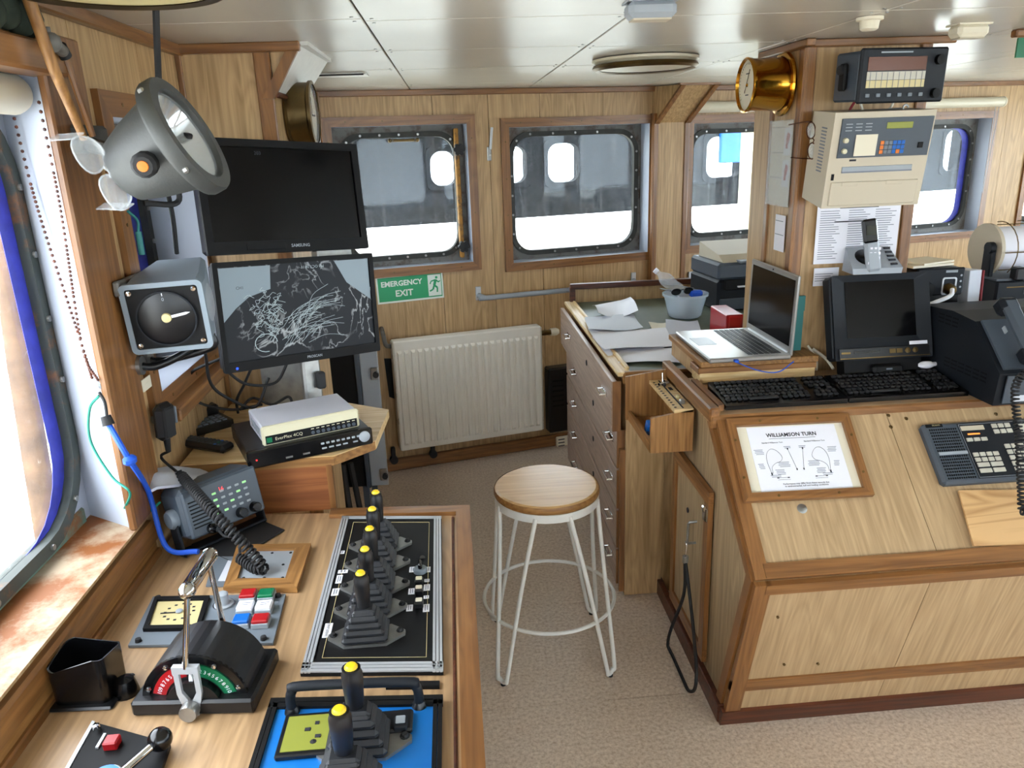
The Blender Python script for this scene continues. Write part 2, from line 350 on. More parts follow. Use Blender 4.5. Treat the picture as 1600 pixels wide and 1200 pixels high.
def struct(name, T=None, mb=None, mats=None):
    o = bpy.data.objects.new(name, mb.mesh(name, mats) if mb else None); COL.objects.link(o)
    if T is not None: o.matrix_world = T
    o['kind'] = 'structure'; bpy.context.view_layer.update(); return o
def text(name, s, size, m, parent, o, x=(1, 0, 0), up=(0, 0, 1), align='CENTER', lift=.0006, bold=0):
    cu_ = bpy.data.curves.new(name, 'FONT'); cu_.body = s; cu_.size = size; cu_.align_x = align; cu_.align_y = 'CENTER'; cu_.resolution_u = 2; cu_.offset = bold
    t = bpy.data.objects.new(name, cu_); COL.objects.link(t); dg = bpy.context.evaluated_depsgraph_get()
    me = bpy.data.meshes.new_from_object(t.evaluated_get(dg)); bpy.data.objects.remove(t); bpy.data.curves.remove(cu_)
    x, up = Vector(x).normalized(), Vector(up).normalized(); n = x.cross(up)
    me.transform(basis(Vector(o)+n*lift, x, up, n)); me.materials.clear(); me.materials.append(M[m])
    ob = bpy.data.objects.new(name, me); COL.objects.link(ob); ob.parent = parent; return ob
def copy_tree(o, T=None):
    c = o.copy(); COL.objects.link(c)
    if T is not None: c.matrix_world = T
    for ch in o.children:
        d = ch.copy(); COL.objects.link(d); d.parent = c
        for g in ch.children:
            e = g.copy(); COL.objects.link(e); e.parent = d
    return c
# ================================================================== THE SETTING
CEIL, LW = 1.99, -.685
def panel(u0, u1, z0, z1, holes=(), th=.02, y0=0):
    """flat panel in local XZ with rectangular holes, thickness th towards +y"""
    us = sorted({u0, u1}|{c for h in holes for c in h[:2] if u0 < c < u1}); zs = sorted({z0, z1}|{c for h in holes for c in h[2:] if z0 < c < z1})
    full = lambda i, j: 0 <= i < len(us)-1 and 0 <= j < len(zs)-1 and not any(h[0] <= (us[i]+us[i+1])/2 <= h[1] and h[2] <= (zs[j]+zs[j+1])/2 <= h[3] for h in holes)
    mb = MB(); y1 = y0+th
    for i in range(len(us)-1):
        for j in range(len(zs)-1):
            if not full(i, j): continue
            a, b, c, d = us[i], us[i+1], zs[j], zs[j+1]
            mb.quad([(a, y0, c), (b, y0, c), (b, y0, d), (a, y0, d)]); mb.quad([(a, y1, d), (b, y1, d), (b, y1, c), (a, y1, c)])
            if not full(i-1, j): mb.quad([(a, y0, d), (a, y1, d), (a, y1, c), (a, y0, c)])
            if not full(i+1, j): mb.quad([(b, y0, c), (b, y1, c), (b, y1, d), (b, y0, d)])
            if not full(i, j-1): mb.quad([(a, y0, c), (a, y1, c), (b, y1, c), (b, y0, c)])
            if not full(i, j+1): mb.quad([(b, y0, d), (b, y1, d), (a, y1, d), (a, y0, d)])
    return mb
def wall(name, T, u0, u1, seams, holes, z1=CEIL, backing=.13):
    """steel backing as the wall, veneer panels as its children, 2 mm joints"""
    w_ = struct(name, T, panel(u0, u1, 0, z1, holes, backing, .021), 'jamb_white')
    e = [u0]+[s for s in seams if u0 < s < u1]+[u1]
    for a, b in zip(e[:-1], e[1:]):
        hs = [h for h in holes if h[1] > a and h[0] < b]
        obj('wall_panel', panel(a+.0012, b-.0012, .001, z1-.001, hs, .02), 'veneer_z', w_)
    return w_
def frame_strips(parent, u0, u1, z0, z1, wd, th, name='window_casing', mats=('trim_x', 'trim_z'), y=0):
    """four mitred casing boards, screws on them"""
    O = [(u0, z0), (u1, z0), (u1, z1), (u0, z1)]; I = [(u0+wd, z0+wd), (u1-wd, z0+wd), (u1-wd, z1-wd), (u0+wd, z1-wd)]
    for k in range(4):
        j = (k+1) % 4; mb = MB(); mb.slab([(O[k][0], y, O[k][1]), (O[j][0], y, O[j][1]), (I[j][0], y, I[j][1]), (I[k][0], y, I[k][1])], (0, -th, 0))
        b = obj(name, mb, mats[k % 2], parent); sc = MB()
        L = math.hypot(O[j][0]-O[k][0], O[j][1]-O[k][1]); n = max(2, int(L/.17))
        for i in range(n):
            t = (i+.5)/n; cx = (O[k][0]*(1-t)+O[j][0]*t+I[k][0]*(1-t)+I[j][0]*t)/2; cz = (O[k][1]*(1-t)+O[j][1]*t+I[k][1]*(1-t)+I[j][1]*t)/2
            sc.cyl((cx, y-th, cz), (cx, y-th-.0008, cz), .004, n=8)
        obj('screw', sc, 'old_brass', b)
def window(n, T, u0, u1, z0, z1, casing=.045, dep=.09, rad=.1, splay=(0, 0), film=(), frame='old_steel', margin=.03, gas='gasket', cas=True, pane='pane', sill='jamb_white'):
    w_ = struct('window_%d' % n, T)
    if cas: frame_strips(w_, u0-casing, u1+casing, z0-casing, z1+casing, casing, .014)
    a, b = u0-splay[0], u1+splay[1]; j = MB(); e = .0005
    for q in ([(u0+e, -.012, z0), (a+e, dep, z0), (a+e, dep, z1), (u0+e, -.012, z1)], [(u1-e, -.012, z0), (u1-e, -.012, z1), (b-e, dep, z1), (b-e, dep, z0)],
              [(u0, -.012, z1-e), (a, dep, z1-e), (b, dep, z1-e), (u1, -.012, z1-e)]): j.quad(q)
    obj('jamb', j, 'jamb_white', w_); obj('sill', MB().quad([(u0, -.012, z0+e), (u1, -.012, z0+e), (b, dep, z0+e), (a, dep, z0+e)]), sill, w_)
    R0 = rrect(a, b, z0, z1, .002, dep); R1 = rrect(a+margin, b-margin, z0+margin, z1-margin, rad, dep); R2 = rrect(a+margin+.026, b-margin-.026, z0+margin+.026, z1-margin-.026, rad-.02, dep)
    obj('window_plate', MB().ring(R0, R1, (0, .012, 0)), frame, w_)
    g = obj('gasket', MB().ring([p+Vector((0, -.014, 0)) for p in R1], [p+Vector((0, -.014, 0)) for p in R2], (0, .03, 0)), gas, w_)
    s_ = MB()
    for i in range(0, len(R1), 1):
        p = (R1[i]+R2[i])/2
        if i % 7 in (0, 3): s_.cyl(p+Vector((0, -.014, 0)), p+Vector((0, -.019, 0)), .006, n=8)
    for s0, s1 in ((6, 7), (13, 14), (20, 21), (27, 0)):
        for t in (.25, .5, .75):
            p = ((R1[s0]+R2[s0])*(1-t)+(R1[s1]+R2[s1])*t)/2; s_.cyl(p+Vector((0, -.014, 0)), p+Vector((0, -.019, 0)), .006, n=8)
    obj('bolt', s_, 'steel', g)
    P = [p+Vector((0, .006, 0)) for p in R2]
    obj('glass_pane', MB().slab(P, (0, .005, 0)), pane, w_)
    if film:
        ww = film[0]; R3 = rrect(a+margin+.026+ww*film[1], b-margin-.026-ww*film[2], z0+margin+.026, z1-margin-.026, rad*.9, dep)
        obj('edge_film', MB().ring([p+Vector((0, .0045, 0)) for p in R2], [p+Vector((0, .0045, 0)) for p in R3], (0, .001, 0)), 'blue_film', w_)
    return w_
# floor: three lengths of linoleum with fine joints
fl = struct('floor', None, MB().box((2, 1, -.03), (5.6, 7.6, .05)), 'seam')
ys = [-2.6, -.2, 2.03, 2.58, 3.16, 5.4]
for a, b in zip(ys[:-1], ys[1:]): obj('floor_sheet', MB().box((2, (a+b)/2, -.0025), (5.4, b-a-.002, .005)), 'lino', fl)
# ceiling: painted panels in three strips
cl = struct('ceiling', None, MB().box((2, 1.4, CEIL+.05), (5.9, 8.0, .06)), 'seam')
xs = [-.8, -.17, .43, 1.05, 1.67, 2.3, 2.95, 3.6, 4.75]; cy = [-2.5, -1.5, -.5, .6, 1.25, 1.85, 2.42, 3.0, 3.75, 5.4]
for i in range(len(xs)-1):
    sc = MB()
    for j in range(len(cy)-1):
        sh = .0 if i < 1 else (.03 if i == 1 else .07)
        a, b, c, d = xs[i], xs[i+1], cy[j]+sh, cy[j+1]+sh
        o = obj('ceiling_panel', MB().box(((a+b)/2, (c+d)/2, CEIL+.008), (b-a-.004, d-c-.004, .016), .002), 'ceiling_panel', cl)
        if 1 < c < 4 and i < 6:
            sc = MB()
            for sx, sy in ((a+.02, c+.03), (b-.02, c+.03), (a+.02, d-.03), (b-.02, d-.03)): sc.cyl((sx, sy, CEIL), (sx, sy, CEIL-.0015), .004, n=8)
            obj('screw', sc, 'steel', o)
# back wall
TB = fr((0, 4.105, 0), math.degrees(math.atan(.24)))
def bw(px, py, off=0):
    p = TB.inverted()@Pp(px, py, TB@Vector((0, off, 0)), TB.to_3x3()@Vector((0, 1, 0))); return p.x, p.z
H1, H2, H3, H4 = (-.575, .1, 1.125, 1.825), (.325, 1.135, 1.10, 1.80), (1.41, 2.2, 1.115, 1.79), (2.72, 3.57, 1.06, 1.77)
H5 = (3.95, 4.6, 1.06, 1.77)
wall('wall_back', TB, -.66, 4.75, [-.07, .22, .50, .86, 1.36, 2.3, 2.66, 3.2, 3.7], [H1, H2, H3, H4, H5])
w1 = window(1, TB, *H1, rad=.11, dep=.075, frame='old_steel')
# the opening light of window 1: closing bar, star knobs, handle
obj('closing_bar', MB().box((.055, .045, 1.475), (.022, .03, .66), .004), 'rust_bar', w1)
for z in (1.70, 1.21):
    k = MB(); k.cyl((.05, -.03, z), (.05, .04, z), .012, n=12)
    for i in range(6): t = i*math.pi/3; k.cyl((.05+.02*math.cos(t), -.032, z+.02*math.sin(t)), (.05+.02*math.cos(t), -.008, z+.02*math.sin(t)), .011, n=10)
    obj('star_knob', k, 'rubber', w1)
hz = MB(); hz.cyl((-.27, .055, 1.755), (-.16, .055, 1.755), .007); hz.sphere((-.285, .055, 1.755), .011, 10); hz.sphere((-.145, .055, 1.755), .011, 10)
obj('window_handle', hz, 'old_brass', w1)
window(2, TB, *H2, rad=.12, margin=.022)
window(3, TB, *H3, rad=.1)
window(4, TB, *H4, rad=.12, film=(.05, 0, 1))
window(5, TB, *H5, rad=.1)
# pilaster between windows 2 and 3 with a splayed knee at the ceiling
pil = struct('wall_pilaster', TB, MB().box((1.25, -.02, CEIL/2), (.17, .04, CEIL-.001)), 'veneer_z')
for u in (1.157, 1.348): obj('corner_strip', MB().box((u, -.022, .9+.45), (.03, .05, 1.0), .003), 'trim_z', pil)
kn = [(1.155, -.04, 1.80), (1.345, -.04, 1.80), (1.42, -.2, 1.985), (1.22, -.2, 1.985)]
obj('knee', MB().add(kn+[(1.155, 0, 1.985), (1.345, 0, 1.985), (1.155, 0, 1.8), (1.345, 0, 1.8)], [(0, 1, 2, 3), (0, 3, 4, 6), (1, 7, 5, 2), (3, 2, 5, 4)]), 'veneer_z', pil)
for a, b in ((0, 3), (1, 2)):
    p, q = Vector(kn[a]), Vector(kn[b]); obj('knee_strip', MB().slab([p+Vector((-.014, -.006, 0)), p+Vector((.014, -.006, 0)), q+Vector((.014, -.006, 0)), q+Vector((-.014, -.006, 0))], (0, -.012, -.006)), 'trim_z', pil)
obj('knee_cap', MB().box((1.32, -.2, 1.985), (.24, .03, .012)), 'trim_x', pil)
bb = struct('baseboard_back', TB, MB().box((1.8, -.012, .036), (4.9, .024, .07), .004), 'trim_x')
struct('trim_1', TB, MB().box((1.8, -.008, CEIL-.014), (5, .018, .028), .003), 'trim_x')
# left wall in three stretches (x axis of the frame runs into the room)
TL = fr((LW, 0, 0), 90)
HA, HB, HD, HE = (.42, 1.455, 1.0, 1.86), (1.70, 2.165, 1.215, 1.80), (-.8, .22, 1.0, 1.86), (-2.05, -1.0, 1.0, 1.86)
wall('wall_left', TL, -2.45, 2.5, [-.9, .32, 1.6, 1.93], [(HA[0], 1.545)+HA[2:], HB, HD, HE])
window(6, TL, *HA, dep=.115, rad=.17, splay=(0, .085), film=(.045, 0, 1), frame='jamb_white', margin=.012, cas=False, gas='rust_frame', pane='pane_clean', sill='rust_sill')
window(7, TL, *HB, dep=.12, rad=.09, splay=(0, 0), film=(.16, 0, 1), casing=.05, pane='pane_clean')
window(8, TL, *HD, dep=.115, rad=.17, cas=False, pane='pane_clean'); window(9, TL, *HE, dep=.115, rad=.17, cas=False, pane='pane_clean')
post = struct('trim_2', TL, MB().box((1.524, -.008, (CEIL+.98)/2-.02), (.152, .016, CEIL-.98-.08), .004), 'trim_z')
struct('trim_3', TL, MB().box((-.03, -.01, 1.882), (3.08, .06, .05), .005), 'trim_x')            # head board over the windows
struct('trim_4', TL, MB().box((1.0, -.01, CEIL-.013), (2.4, .022, .026), .003), 'trim_x')
struct('trim_5', TL, MB().box((1.94, .035, 1.16), (.5, .17, .03), .004), 'trim_x')           # inner sill of window 7
# wooden ledge under the left windows and the rusty steel sill behind it
ld = struct('trim_6', None, MB().box((-.711, -.3, .957), (.085, 3.68, .05), .006), 'trim_y')
obj('ledge_strip', MB().box((-.685, -.3, .92), (.02, 3.68, .034), .003), 'oak_y', ld)
obj('ledge_bead', MB().tube([(-.752, -2, .985), (-.752, 1.52, .985)], .009), 'dark_trim', ld)
obj('lower_lip', MB().box((-.677, -.3, .905), (.02, 3.68, .02), .003), 'trim_y', ld)
si = struct('window_sill', None, MB().box((-.80, .94, .985), (.1, 1.2, .02)), 'rust_sill')
sc_ = [Vector((-.786+.022*math.cos(t)*(1), 1.13+.10*math.sin(t), .9955)) for t in [i*math.pi/10 for i in range(20)]]
obj('scupper', MB().slab(sc_, (0, 0, -.001)), 'old_brass', si); obj('scupper_rim', MB().tube(sc_, .003, closed=True), 'old_steel', si)
gfr = struct('trim_7', None, MB().box((-.805, .94, 1.012), (.02, 1.15, .04), .004), 'green_frame')
# column on the left with a knee of white board
cL = struct('wall_column_left', None, MB().box((-.567, 2.4, CEIL/2), (.234, .41, CEIL-.002)), 'veneer_z')
obj('corner_strip', MB().box((-.468, 2.193, 1.3), (.042, .012, 1.36), .003), 'trim_z', cL); obj('corner_strip', MB().box((-.678, 2.193, 1.3), (.014, .012, 1.36), .002), 'trim_z', cL)
k0, k1, k2, k3 = Vector((-.445, 2.19, 1.865)), Vector((-.365, 2.19, 1.982)), Vector((-.355, 2.6, 1.982)), Vector((-.445, 2.6, 1.865))
obj('knee', MB().slab([k0, k1, k2, k3], (-.012, 0, .008)), 'white_paint', cL)
obj('knee_strip', MB().slab([k0+Vector((-.03, -.012, -.01)), k0+Vector((0, -.012, -.012)), k1+Vector((.002, -.012, 0)), k1+Vector((-.03, -.012, 0))], (0, .014, 0)), 'trim_z', cL)
obj('knee_side', MB().slab([(-.445, 2.195, 1.86), (-.37, 2.195, 1.985), (-.445, 2.195, 1.985)], (0, .01, 0)), 'veneer_z', cL)
obj('knee_strip', MB().tube([k0+Vector((.004, 0, 0)), k3+Vector((.004, 0, 0))], .008), 'dark_trim', cL); obj('knee_edge', MB().box((-.36, 2.395, 1.985), (.03, .42, .01)), 'white_paint', cL)
struct('trim_8', None, MB().box((-.53, 2.18, CEIL-.012), (.33, .02, .024), .003), 'trim_x')
# left wall beyond the column
TC = fr((-.625, 0, 0), 90); HC = (3.28, 3.82, 1.15, 1.8)
wall('wall_left_aft', TC, 2.6, 3.98, [3.2], [HC]); window(10, TC, *HC, dep=.09)
struct('trim_9', None, MB().box((-.612, 3.945, 1.3), (.03, .03, 1.37), .003), 'trim_z')
# column on the right
cR = struct('wall_column_right', None, MB().box((1.307, 2.66, CEIL/2), (.396, .39, CEIL-.002)), 'veneer_z')
for x, y, sx, sy in ((1.118, 2.46, .04, .014), (1.108, 2.476, .012, .05), (1.488, 2.46, .036, .014), (1.108, 2.69, .012, .03)):
    obj('corner_strip', MB().box((x, y, 1.46), (sx, sy, 1.03), .003), 'trim_z', cR)
obj('head_strip', MB().box((1.33, 2.452, CEIL-.012), (.48, .03, .022), .003), 'trim_x', cR); obj('head_strip', MB().box((1.098, 2.6, CEIL-.012), (.03, .38, .022), .003), 'trim_y', cR)
# walls out of the frame: right side and behind the photographer, windows enlarged for more daylight
TR = fr((4.6, 0, 0), -90); HR = [(-4.7, -3.35, .9, 1.9), (-3.15, -1.85, .9, 1.9), (-1.65, -.35, .9, 1.9), (-.15, 1.1, .9, 1.9), (1.25, 2.3, .9, 1.9)]
wall('wall_right', TR, -5.3, 2.45, [-3.2, -1.7, -.2, 1.2], HR)
for i, h in enumerate(HR): window(11+i, TR, *h, rad=.12, cas=False)
TF = fr((0, -2.4, 0), 180); HF = [(-4.5, -3.25, .9, 1.9), (-3.05, -1.95, .9, 1.9), (-1.75, -.65, .9, 1.9), (-.45, .6, .9, 1.9)]
wall('wall_front', TF, -4.75, .8, [-3.15, -1.85, -.55], HF)
for i, h in enumerate(HF): window(16+i, TF, *h, rad=.12, cas=False)
# ------------------------------------------------------------------ outside: deck, the house of the vessel alongside, rails
struct('ground_outside', None, MB().box((1, 2, -.9), (60, 60, .1)), 'deck_outside')
TO = fr((0, 7.3, 0), math.degrees(math.atan(.24)))
def ow(px, py, off=0):
    p = TO.inverted()@Pp(px, py, TO@Vector((0, off, 0)), TO.to_3x3()@Vector((0, 1, 0))); return p.x, p.z
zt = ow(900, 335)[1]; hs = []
for a, b, c, d in ((665, 720, 232, 294), (780, 828, 224, 290), (850, 909, 220, 288), (1100, 1160, 210, 280), (1475, 1502, 200, 270)):  # openings to the bright sky, shaped as the reflected windows in the panes
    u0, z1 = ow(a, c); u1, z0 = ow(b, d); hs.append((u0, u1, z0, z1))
dh = thing('deckhouse', 'dark deckhouse of the vessel alongside seen through the aft windows', 'deckhouse', TO)
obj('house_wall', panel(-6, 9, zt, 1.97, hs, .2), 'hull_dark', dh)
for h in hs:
    obj('house_reflection_frame', MB().ring(rrect(h[0]-.01, h[1]+.01, h[2]-.01, h[3]+.01, .06, -.02), rrect(h[0]+.03, h[1]-.03, h[2]+.03, h[3]-.03, .1, -.02), (0, .1, 0)), 'hull_dark', dh)
obj('eave', MB().box((1.5, -.15, 1.99), (15, .5, .08), .01), 'cream', dh)
u0, z0 = ow(1140, 230); obj('blue_board', MB().box((u0+.1, -.05, z0), (.5, .05, .3), .01), 'blue', dh)
bu = thing('bulwark', 'sunlit white bulwark below the deckhouse outside the aft windows', 'bulwark', TO)
obj('plate', MB().box((1.5, -.35, zt/2-.45), (15, .06, zt+.75)), 'hull_white', bu)
obj('cap_rail', MB().box((1.5, -.36, zt-.05), (15, .14, .05), .01), 'hull_white', bu)
for i in range(12): obj('stay', MB().box((-5+i*1.2, -.42, zt/2-.45), (.04, .12, zt+.6)), 'hull_white', bu)
gp = Pp(1165, 300, TO@Vector((0, -1.8, 0)), TO.to_3x3()@Vector((0, 1, 0)))
tag(obj('deck_post', MB().box((gp.x, gp.y, .6), (.09, .09, 3.0), .01).box((gp.x, gp.y, 2.0), (.13, .13, .03)).box((gp.x, gp.y, .9), (.12, .12, .03)), 'cream'), 'pale green square post outside the window behind the printer', 'post')
# left outside
ms = MB(); ms.tube([Xp(75, 830, -1.5)+Vector((0, 0, -1.2)), Xp(75, 830, -1.5), Xp(30, 560, -1.5), Xp(5, 380, -1.5), Xp(-20, 220, -1.5)], [.05, .045, .04, .04, .04], 10)
tag(obj('timber_spar', ms, 'tan_mast'), 'weathered tan timber spar leaning outside the left window', 'spar')
rl = thing('deck_rail', 'white pipe railing on the deck outside the left window', 'railing', (-2.0, 1.5, -.85))
for z in (.9, 1.3, 1.7, 2.0): obj('rail_pipe', MB().tube([(0, -3, z), (0, 4, z)], .025), 'rail_white', rl)
for y in (-2, -.8, .35, .9, 2.2): obj('stanchion', MB().cyl((0, y, 0), (0, y, 2.02), .03), 'rail_white', rl)
tag(obj('winch_drum', MB().cyl((-3.2, 2.6, .85), (-3.2, 3.3, .85), .35).cyl((-3.2, 2.55, .85), (-3.2, 2.62, .85), .5).cyl((-3.2, 3.28, .85), (-3.2, 3.35, .85), .5).box((-3.2, 2.95, -.1), (.5, .9, 1.5)), 'teal_paint'), 'teal painted winch drum on deck beyond the left window', 'winch')
# ================================================================== LEFT CONSOLE AND WHAT STANDS ON IT
TZ = .9
def zc(px, py, dz=0): return Zp(px, py, TZ+dz)
def bil(c):
    c = [Vector(p) for p in c]          # TL, TR, BR, BL
    return lambda s, t, h=0: c[0]*(1-s)*(1-t)+c[1]*s*(1-t)+c[2]*s*t+c[3]*(1-s)*t+Vector((0, 0, h))
con = thing('control_console', 'oak veneer control console with raised wooden edge under left windows', 'console', (-.35, 1.1, 0))
W_ = lambda mb, n, m, p=con: obj(n, mb, m, p, world=True)
top = [(-.672, .55, TZ), (0, .55, TZ), (0, 1.645, TZ), (-.672, 1.71, TZ)]
W_(MB().slab(top, (0, 0, -.03)), 'worktop', 'desk_y')
W_(MB().slab([(-.665, .57, 0), (-.04, .57, 0), (-.04, 1.62, 0), (-.665, 1.68, 0)], (0, 0, TZ-.03)), 'body', 'veneer_z')
W_(MB().slab([(-.03, .55, TZ-.03), (.003, .55, TZ-.03), (.003, 1.65, TZ-.03), (-.03, 1.62, TZ-.03)], (0, 0, .04)), 'edge_strip', 'trim_y')
W_(MB().slab([(-.325, 1.648, TZ-.03), (-.03, 1.62, TZ-.03), (.003, 1.65, TZ-.03), (-.325, 1.682, TZ-.03)], (0, 0, .04)), 'edge_strip', 'trim_x')
W_(MB().tube([(-.038, .56, TZ), (-.038, 1.61, TZ)], .003), 'edge_bead', 'dark_trim')
# raised shelf unit behind the console
SH = 1.03
su = thing('corner_shelf', 'wooden corner shelf carrying the recorder boxes behind the console', 'shelf', (-.45, 1.85, 0))
W_(MB().slab([(-.667, 1.715, SH), (-.31, 1.715, SH), (-.22, 1.80, SH), (-.205, 2.03, SH), (-.40, 2.16, SH), (-.667, 2.16, SH)], (0, 0, -.022)), 'shelf_board', 'pale_x', su)
W_(MB().slab([(-.667, 1.712, SH-.002), (-.312, 1.712, SH-.002), (-.222, 1.797, SH-.002), (-.206, 2.03, SH-.002), (-.214, 2.03, SH-.002), (-.23, 1.802, SH-.002), (-.315, 1.72, SH-.002), (-.667, 1.72, SH-.002)], (0, 0, -.022)), 'board_edge', 'oak_x', su)
W_(MB().box((-.495, 1.722, .95), (.345, .014, .118)), 'front_panel', 'shelf_red', su)
W_(MB().box((-.6, 1.95, .504), (.015, .4, 1.0)), 'support_panel', 'shelf_red', su)
W_(MB().box((-.325, 1.72, .95), (.014, .018, .118)), 'edge_strip', 'trim_z', su)
# joystick panel
jq = [zc(535, 812), zc(690, 812), zc(693, 1056), zc(470, 1058)]; Q = bil(jq)
jp = thing('winch_joystick_panel', 'black joystick panel with ribbed aluminium border, five levers in a row', 'control panel', Q(.5, .5))
W_(MB().slab([Q(.0, .0, .001), Q(1, 0, .001), Q(1, 1, .001), Q(0, 1, .001)], (0, 0, .006)), 'plate', 'matte_black', jp)
for (a, b, c, d) in ((0, 0, 1, .018), (0, .955, 1, 1), (0, 0, .075, 1), (.925, 0, 1, 1)):
    for k in range(3):
        if c-a > d-b: q = (a, b+(d-b)*k/3+.001, c, b+(d-b)*(k+.8)/3)
        else: q = (a+(c-a)*k/3+.001, b, a+(c-a)*(k+.8)/3, d)
        W_(MB().slab([Q(q[0], q[1], .007), Q(q[2], q[1], .007), Q(q[2], q[3], .007), Q(q[0], q[3], .007)], (0, 0, .003)), 'border_rib', 'alu', jp)
pts = [Q(.13, .05, .0078), Q(.88, .05, .0078), Q(.88, .93, .0078), Q(.13, .93, .0078)]
W_(MB().tube(pts, .0006, 4, closed=True), 'gilt_line', 'gold_face', jp)
def joystick(parent, x, y, z, s=1.0, lean=0):
    b = MB(); w2 = .067*s
    b.slab([(x-w2, y+.004, z), (x-.042*s, y+.022*s, z), (x+.042*s, y+.022*s, z), (x+w2, y+.002, z), (x+w2, y-.008*s, z), (x+.036*s, y-.034*s, z), (x-.036*s, y-.034*s, z), (x-w2, y-.006*s, z)], (0, 0, .005))
    j = W_(b, 'joystick', 'steel', parent)
    bt = MB(); h = 0
    for k in range(4):
        ww = (.078-.009*k)*s; bt.box((x, y-.006*s, z+.005+(.008+.011*k)*s), (ww, ww*.82, .013*s), .005*s); bt.box((x, y-.006*s, z+.005+(.0135+.011*k)*s), (ww-.012*s, ww*.82-.012*s, .01*s), .003*s)
    bt.box((x, y-.004, z+.005+.049*s), (.04*s, .03*s, .012*s), .005*s)
    W_(bt, 'boot', 'bellows', j)
    gz = z+.045*s; tp = Vector((x+lean, y, z+.122*s))
    g = MB(); g.lathe([(.0, 0), (.0105*s, .001), (.0115*s, .02), (.0135*s, .055), (.0135*s, .068), (.0118*s, .072), (.0118*s, .078), (.0, .079)], (x, y, gz), (tp-Vector((x, y, gz))), 16); W_(g, 'grip', 'black_plastic', j)
    W_(MB().lathe([(.0, .084), (.006*s, .083), (.0085*s, .0795), (.0085*s, .077)], (x, y, gz), (tp-Vector((x, y, gz))), 14), 'push_button', 'yellow', j)
    for sx in (-1, 1): W_(MB().lathe([(0, .006), (.0042*s, .005), (.0055*s, 0)], (x+sx*(w2-.009*s), y, z+.005), (0, 0, 1), 8).cyl((x+sx*(w2-.009*s), y, z+.005), (x+sx*(w2-.009*s), y, z+.0065), .0065*s, n=10), 'bolt', 'rubber', j)
for y, x in ((1.163, -.190), (1.245, -.191), (1.323, -.190), (1.406, -.193), (1.484, -.193)): joystick(jp, x, y+.008, TZ+.007)
for (u, v, a, b) in ((512, 985, .014, .042), (524, 925, .014, .024), (530, 905, .012, .030), (536, 893, .02, .012), (534, 863, .012, .012), (668, 890, .012, .02), (667, 907, .01, .01), (667, 918, .012, .022), (666, 933, .01, .01), (666, 950, .012, .024), (643, 924, .012, .02), (640, 950, .012, .02), (644, 890, .011, .02)):
    p = zc(u, v, .0075); o = W_(MB().box(p, (a, b, .0014), .0004), 'label_plate', 'paper', jp)
    if u == 512: text('lettering', 'SWEEP LINES', .0068, 'ink', jp, jp.matrix_world.inverted()@(p+Vector((0, 0, .001))), (0, 1, 0), (-1, 0, 0), lift=.0003)
    else: W_(MB().box(p+Vector((-a*.15, 0, .0009)), (a*.14, b*.75, .0004)).box(p+Vector((a*.18, 0, .0009)), (a*.14, b*.6, .0004)), 'print', 'ink_grey', o)
p = zc(657, 893, .007)
W_(MB().lathe([(.014, 0), (.014, .006), (.012, .009), (0, .009)], p, (0, 0, 1), 18), 'selector_base', 'grey_mid', jp); W_(MB().box(p+Vector((0, .003, .014)), (.008, .022, .014), .003), 'selector_knob', 'gloss_black', jp)
for v, m in ((912, 'cream'), (926, 'beige_plastic'), (946, 'paper_warm')):
    p = zc(655, v, .007); k = W_(MB().box(p+Vector((0, -.002, .006)), (.016, .02, .012), .002), 'rocker_switch', 'black_plastic', jp); W_(MB().box(p+Vector((0, .0, .0125)), (.012, .011, .003), .001), 'switch_cap', m, k)
W_(MB().cyl(zc(660, 872, .007), zc(660, 872, .008), .006), 'blank_plug', 'black_plastic', jp)
# blue joystick panel nearest to the photographer
bq = [(-.323, 1.022, TZ), (-.056, .997, TZ), (-.056, .70, TZ), (-.323, .72, TZ)]; B = bil(bq)
bp_ = thing('blue_joystick_panel', 'blue control panel with black frame, curved handrail and yellow display', 'control panel', B(.5, .5))
W_(MB().slab([B(.03, .03, .001), B(.97, .03, .001), B(.97, 1, .001), B(.03, 1, .001)], (0, 0, .006)), 'plate', 'blue_panel', bp_)
for (a, b, c, d) in ((0, 0, 1, .075), (0, 0, .055, 1), (.945, 0, 1, 1)):
    for k in range(2):
        q = (a, b+(d-b)*k/2, c, b+(d-b)*(k+.85)/2) if c-a > d-b else (a+(c-a)*k/2, b, a+(c-a)*(k+.85)/2, d)
        W_(MB().slab([B(q[0], q[1], .006), B(q[2], q[1], .006), B(q[2], q[3], .006), B(q[0], q[3], .006)], (0, 0, .006)), 'border_rib', 'matte_black', bp_)
h0, h1 = Vector((-.285, .992, TZ+.006)), Vector((-.092, .982, TZ+.006))
u_ = Vector((0, 0, 1)); hp = [h0, h0+u_*.025, h0+u_*.038+Vector((.004, 0, 0)), h0+u_*.046+Vector((.018, 0, 0)), h1+u_*.046+Vector((-.018, 0, 0)), h1+u_*.038+Vector((-.004, 0, 0)), h1+u_*.025, h1]
W_(MB().tube(spline(hp, 5), .0075, 12), 'handrail', 'navy_plastic', bp_)
for h in (h0, h1): W_(MB().lathe([(.012, 0), (.011, .004), (.008, .01)], h, (0, 0, 1), 14), 'rail_foot', 'black_plastic', bp_)
W_(MB().box((-.245, .935, TZ+.011), (.092, .085, .009), .002), 'display_bezel', 'black_plastic', bp_)
W_(MB().box((-.245, .935, TZ+.0155), (.078, .07, .002)), 'display', 'lcd', bp_)
W_(MB().tube([(-.21, .905, TZ+.0175), (-.212, .935, TZ+.0175), (-.203, .962, TZ+.0175)], .0012, 6).box((-.235, .925, TZ+.0172), (.008, .006, .001)).box((-.252, .94, TZ+.0172), (.008, .006, .001)).box((-.24, .952, TZ+.0172), (.006, .006, .001)), 'display_needle', 'ink', bp_)
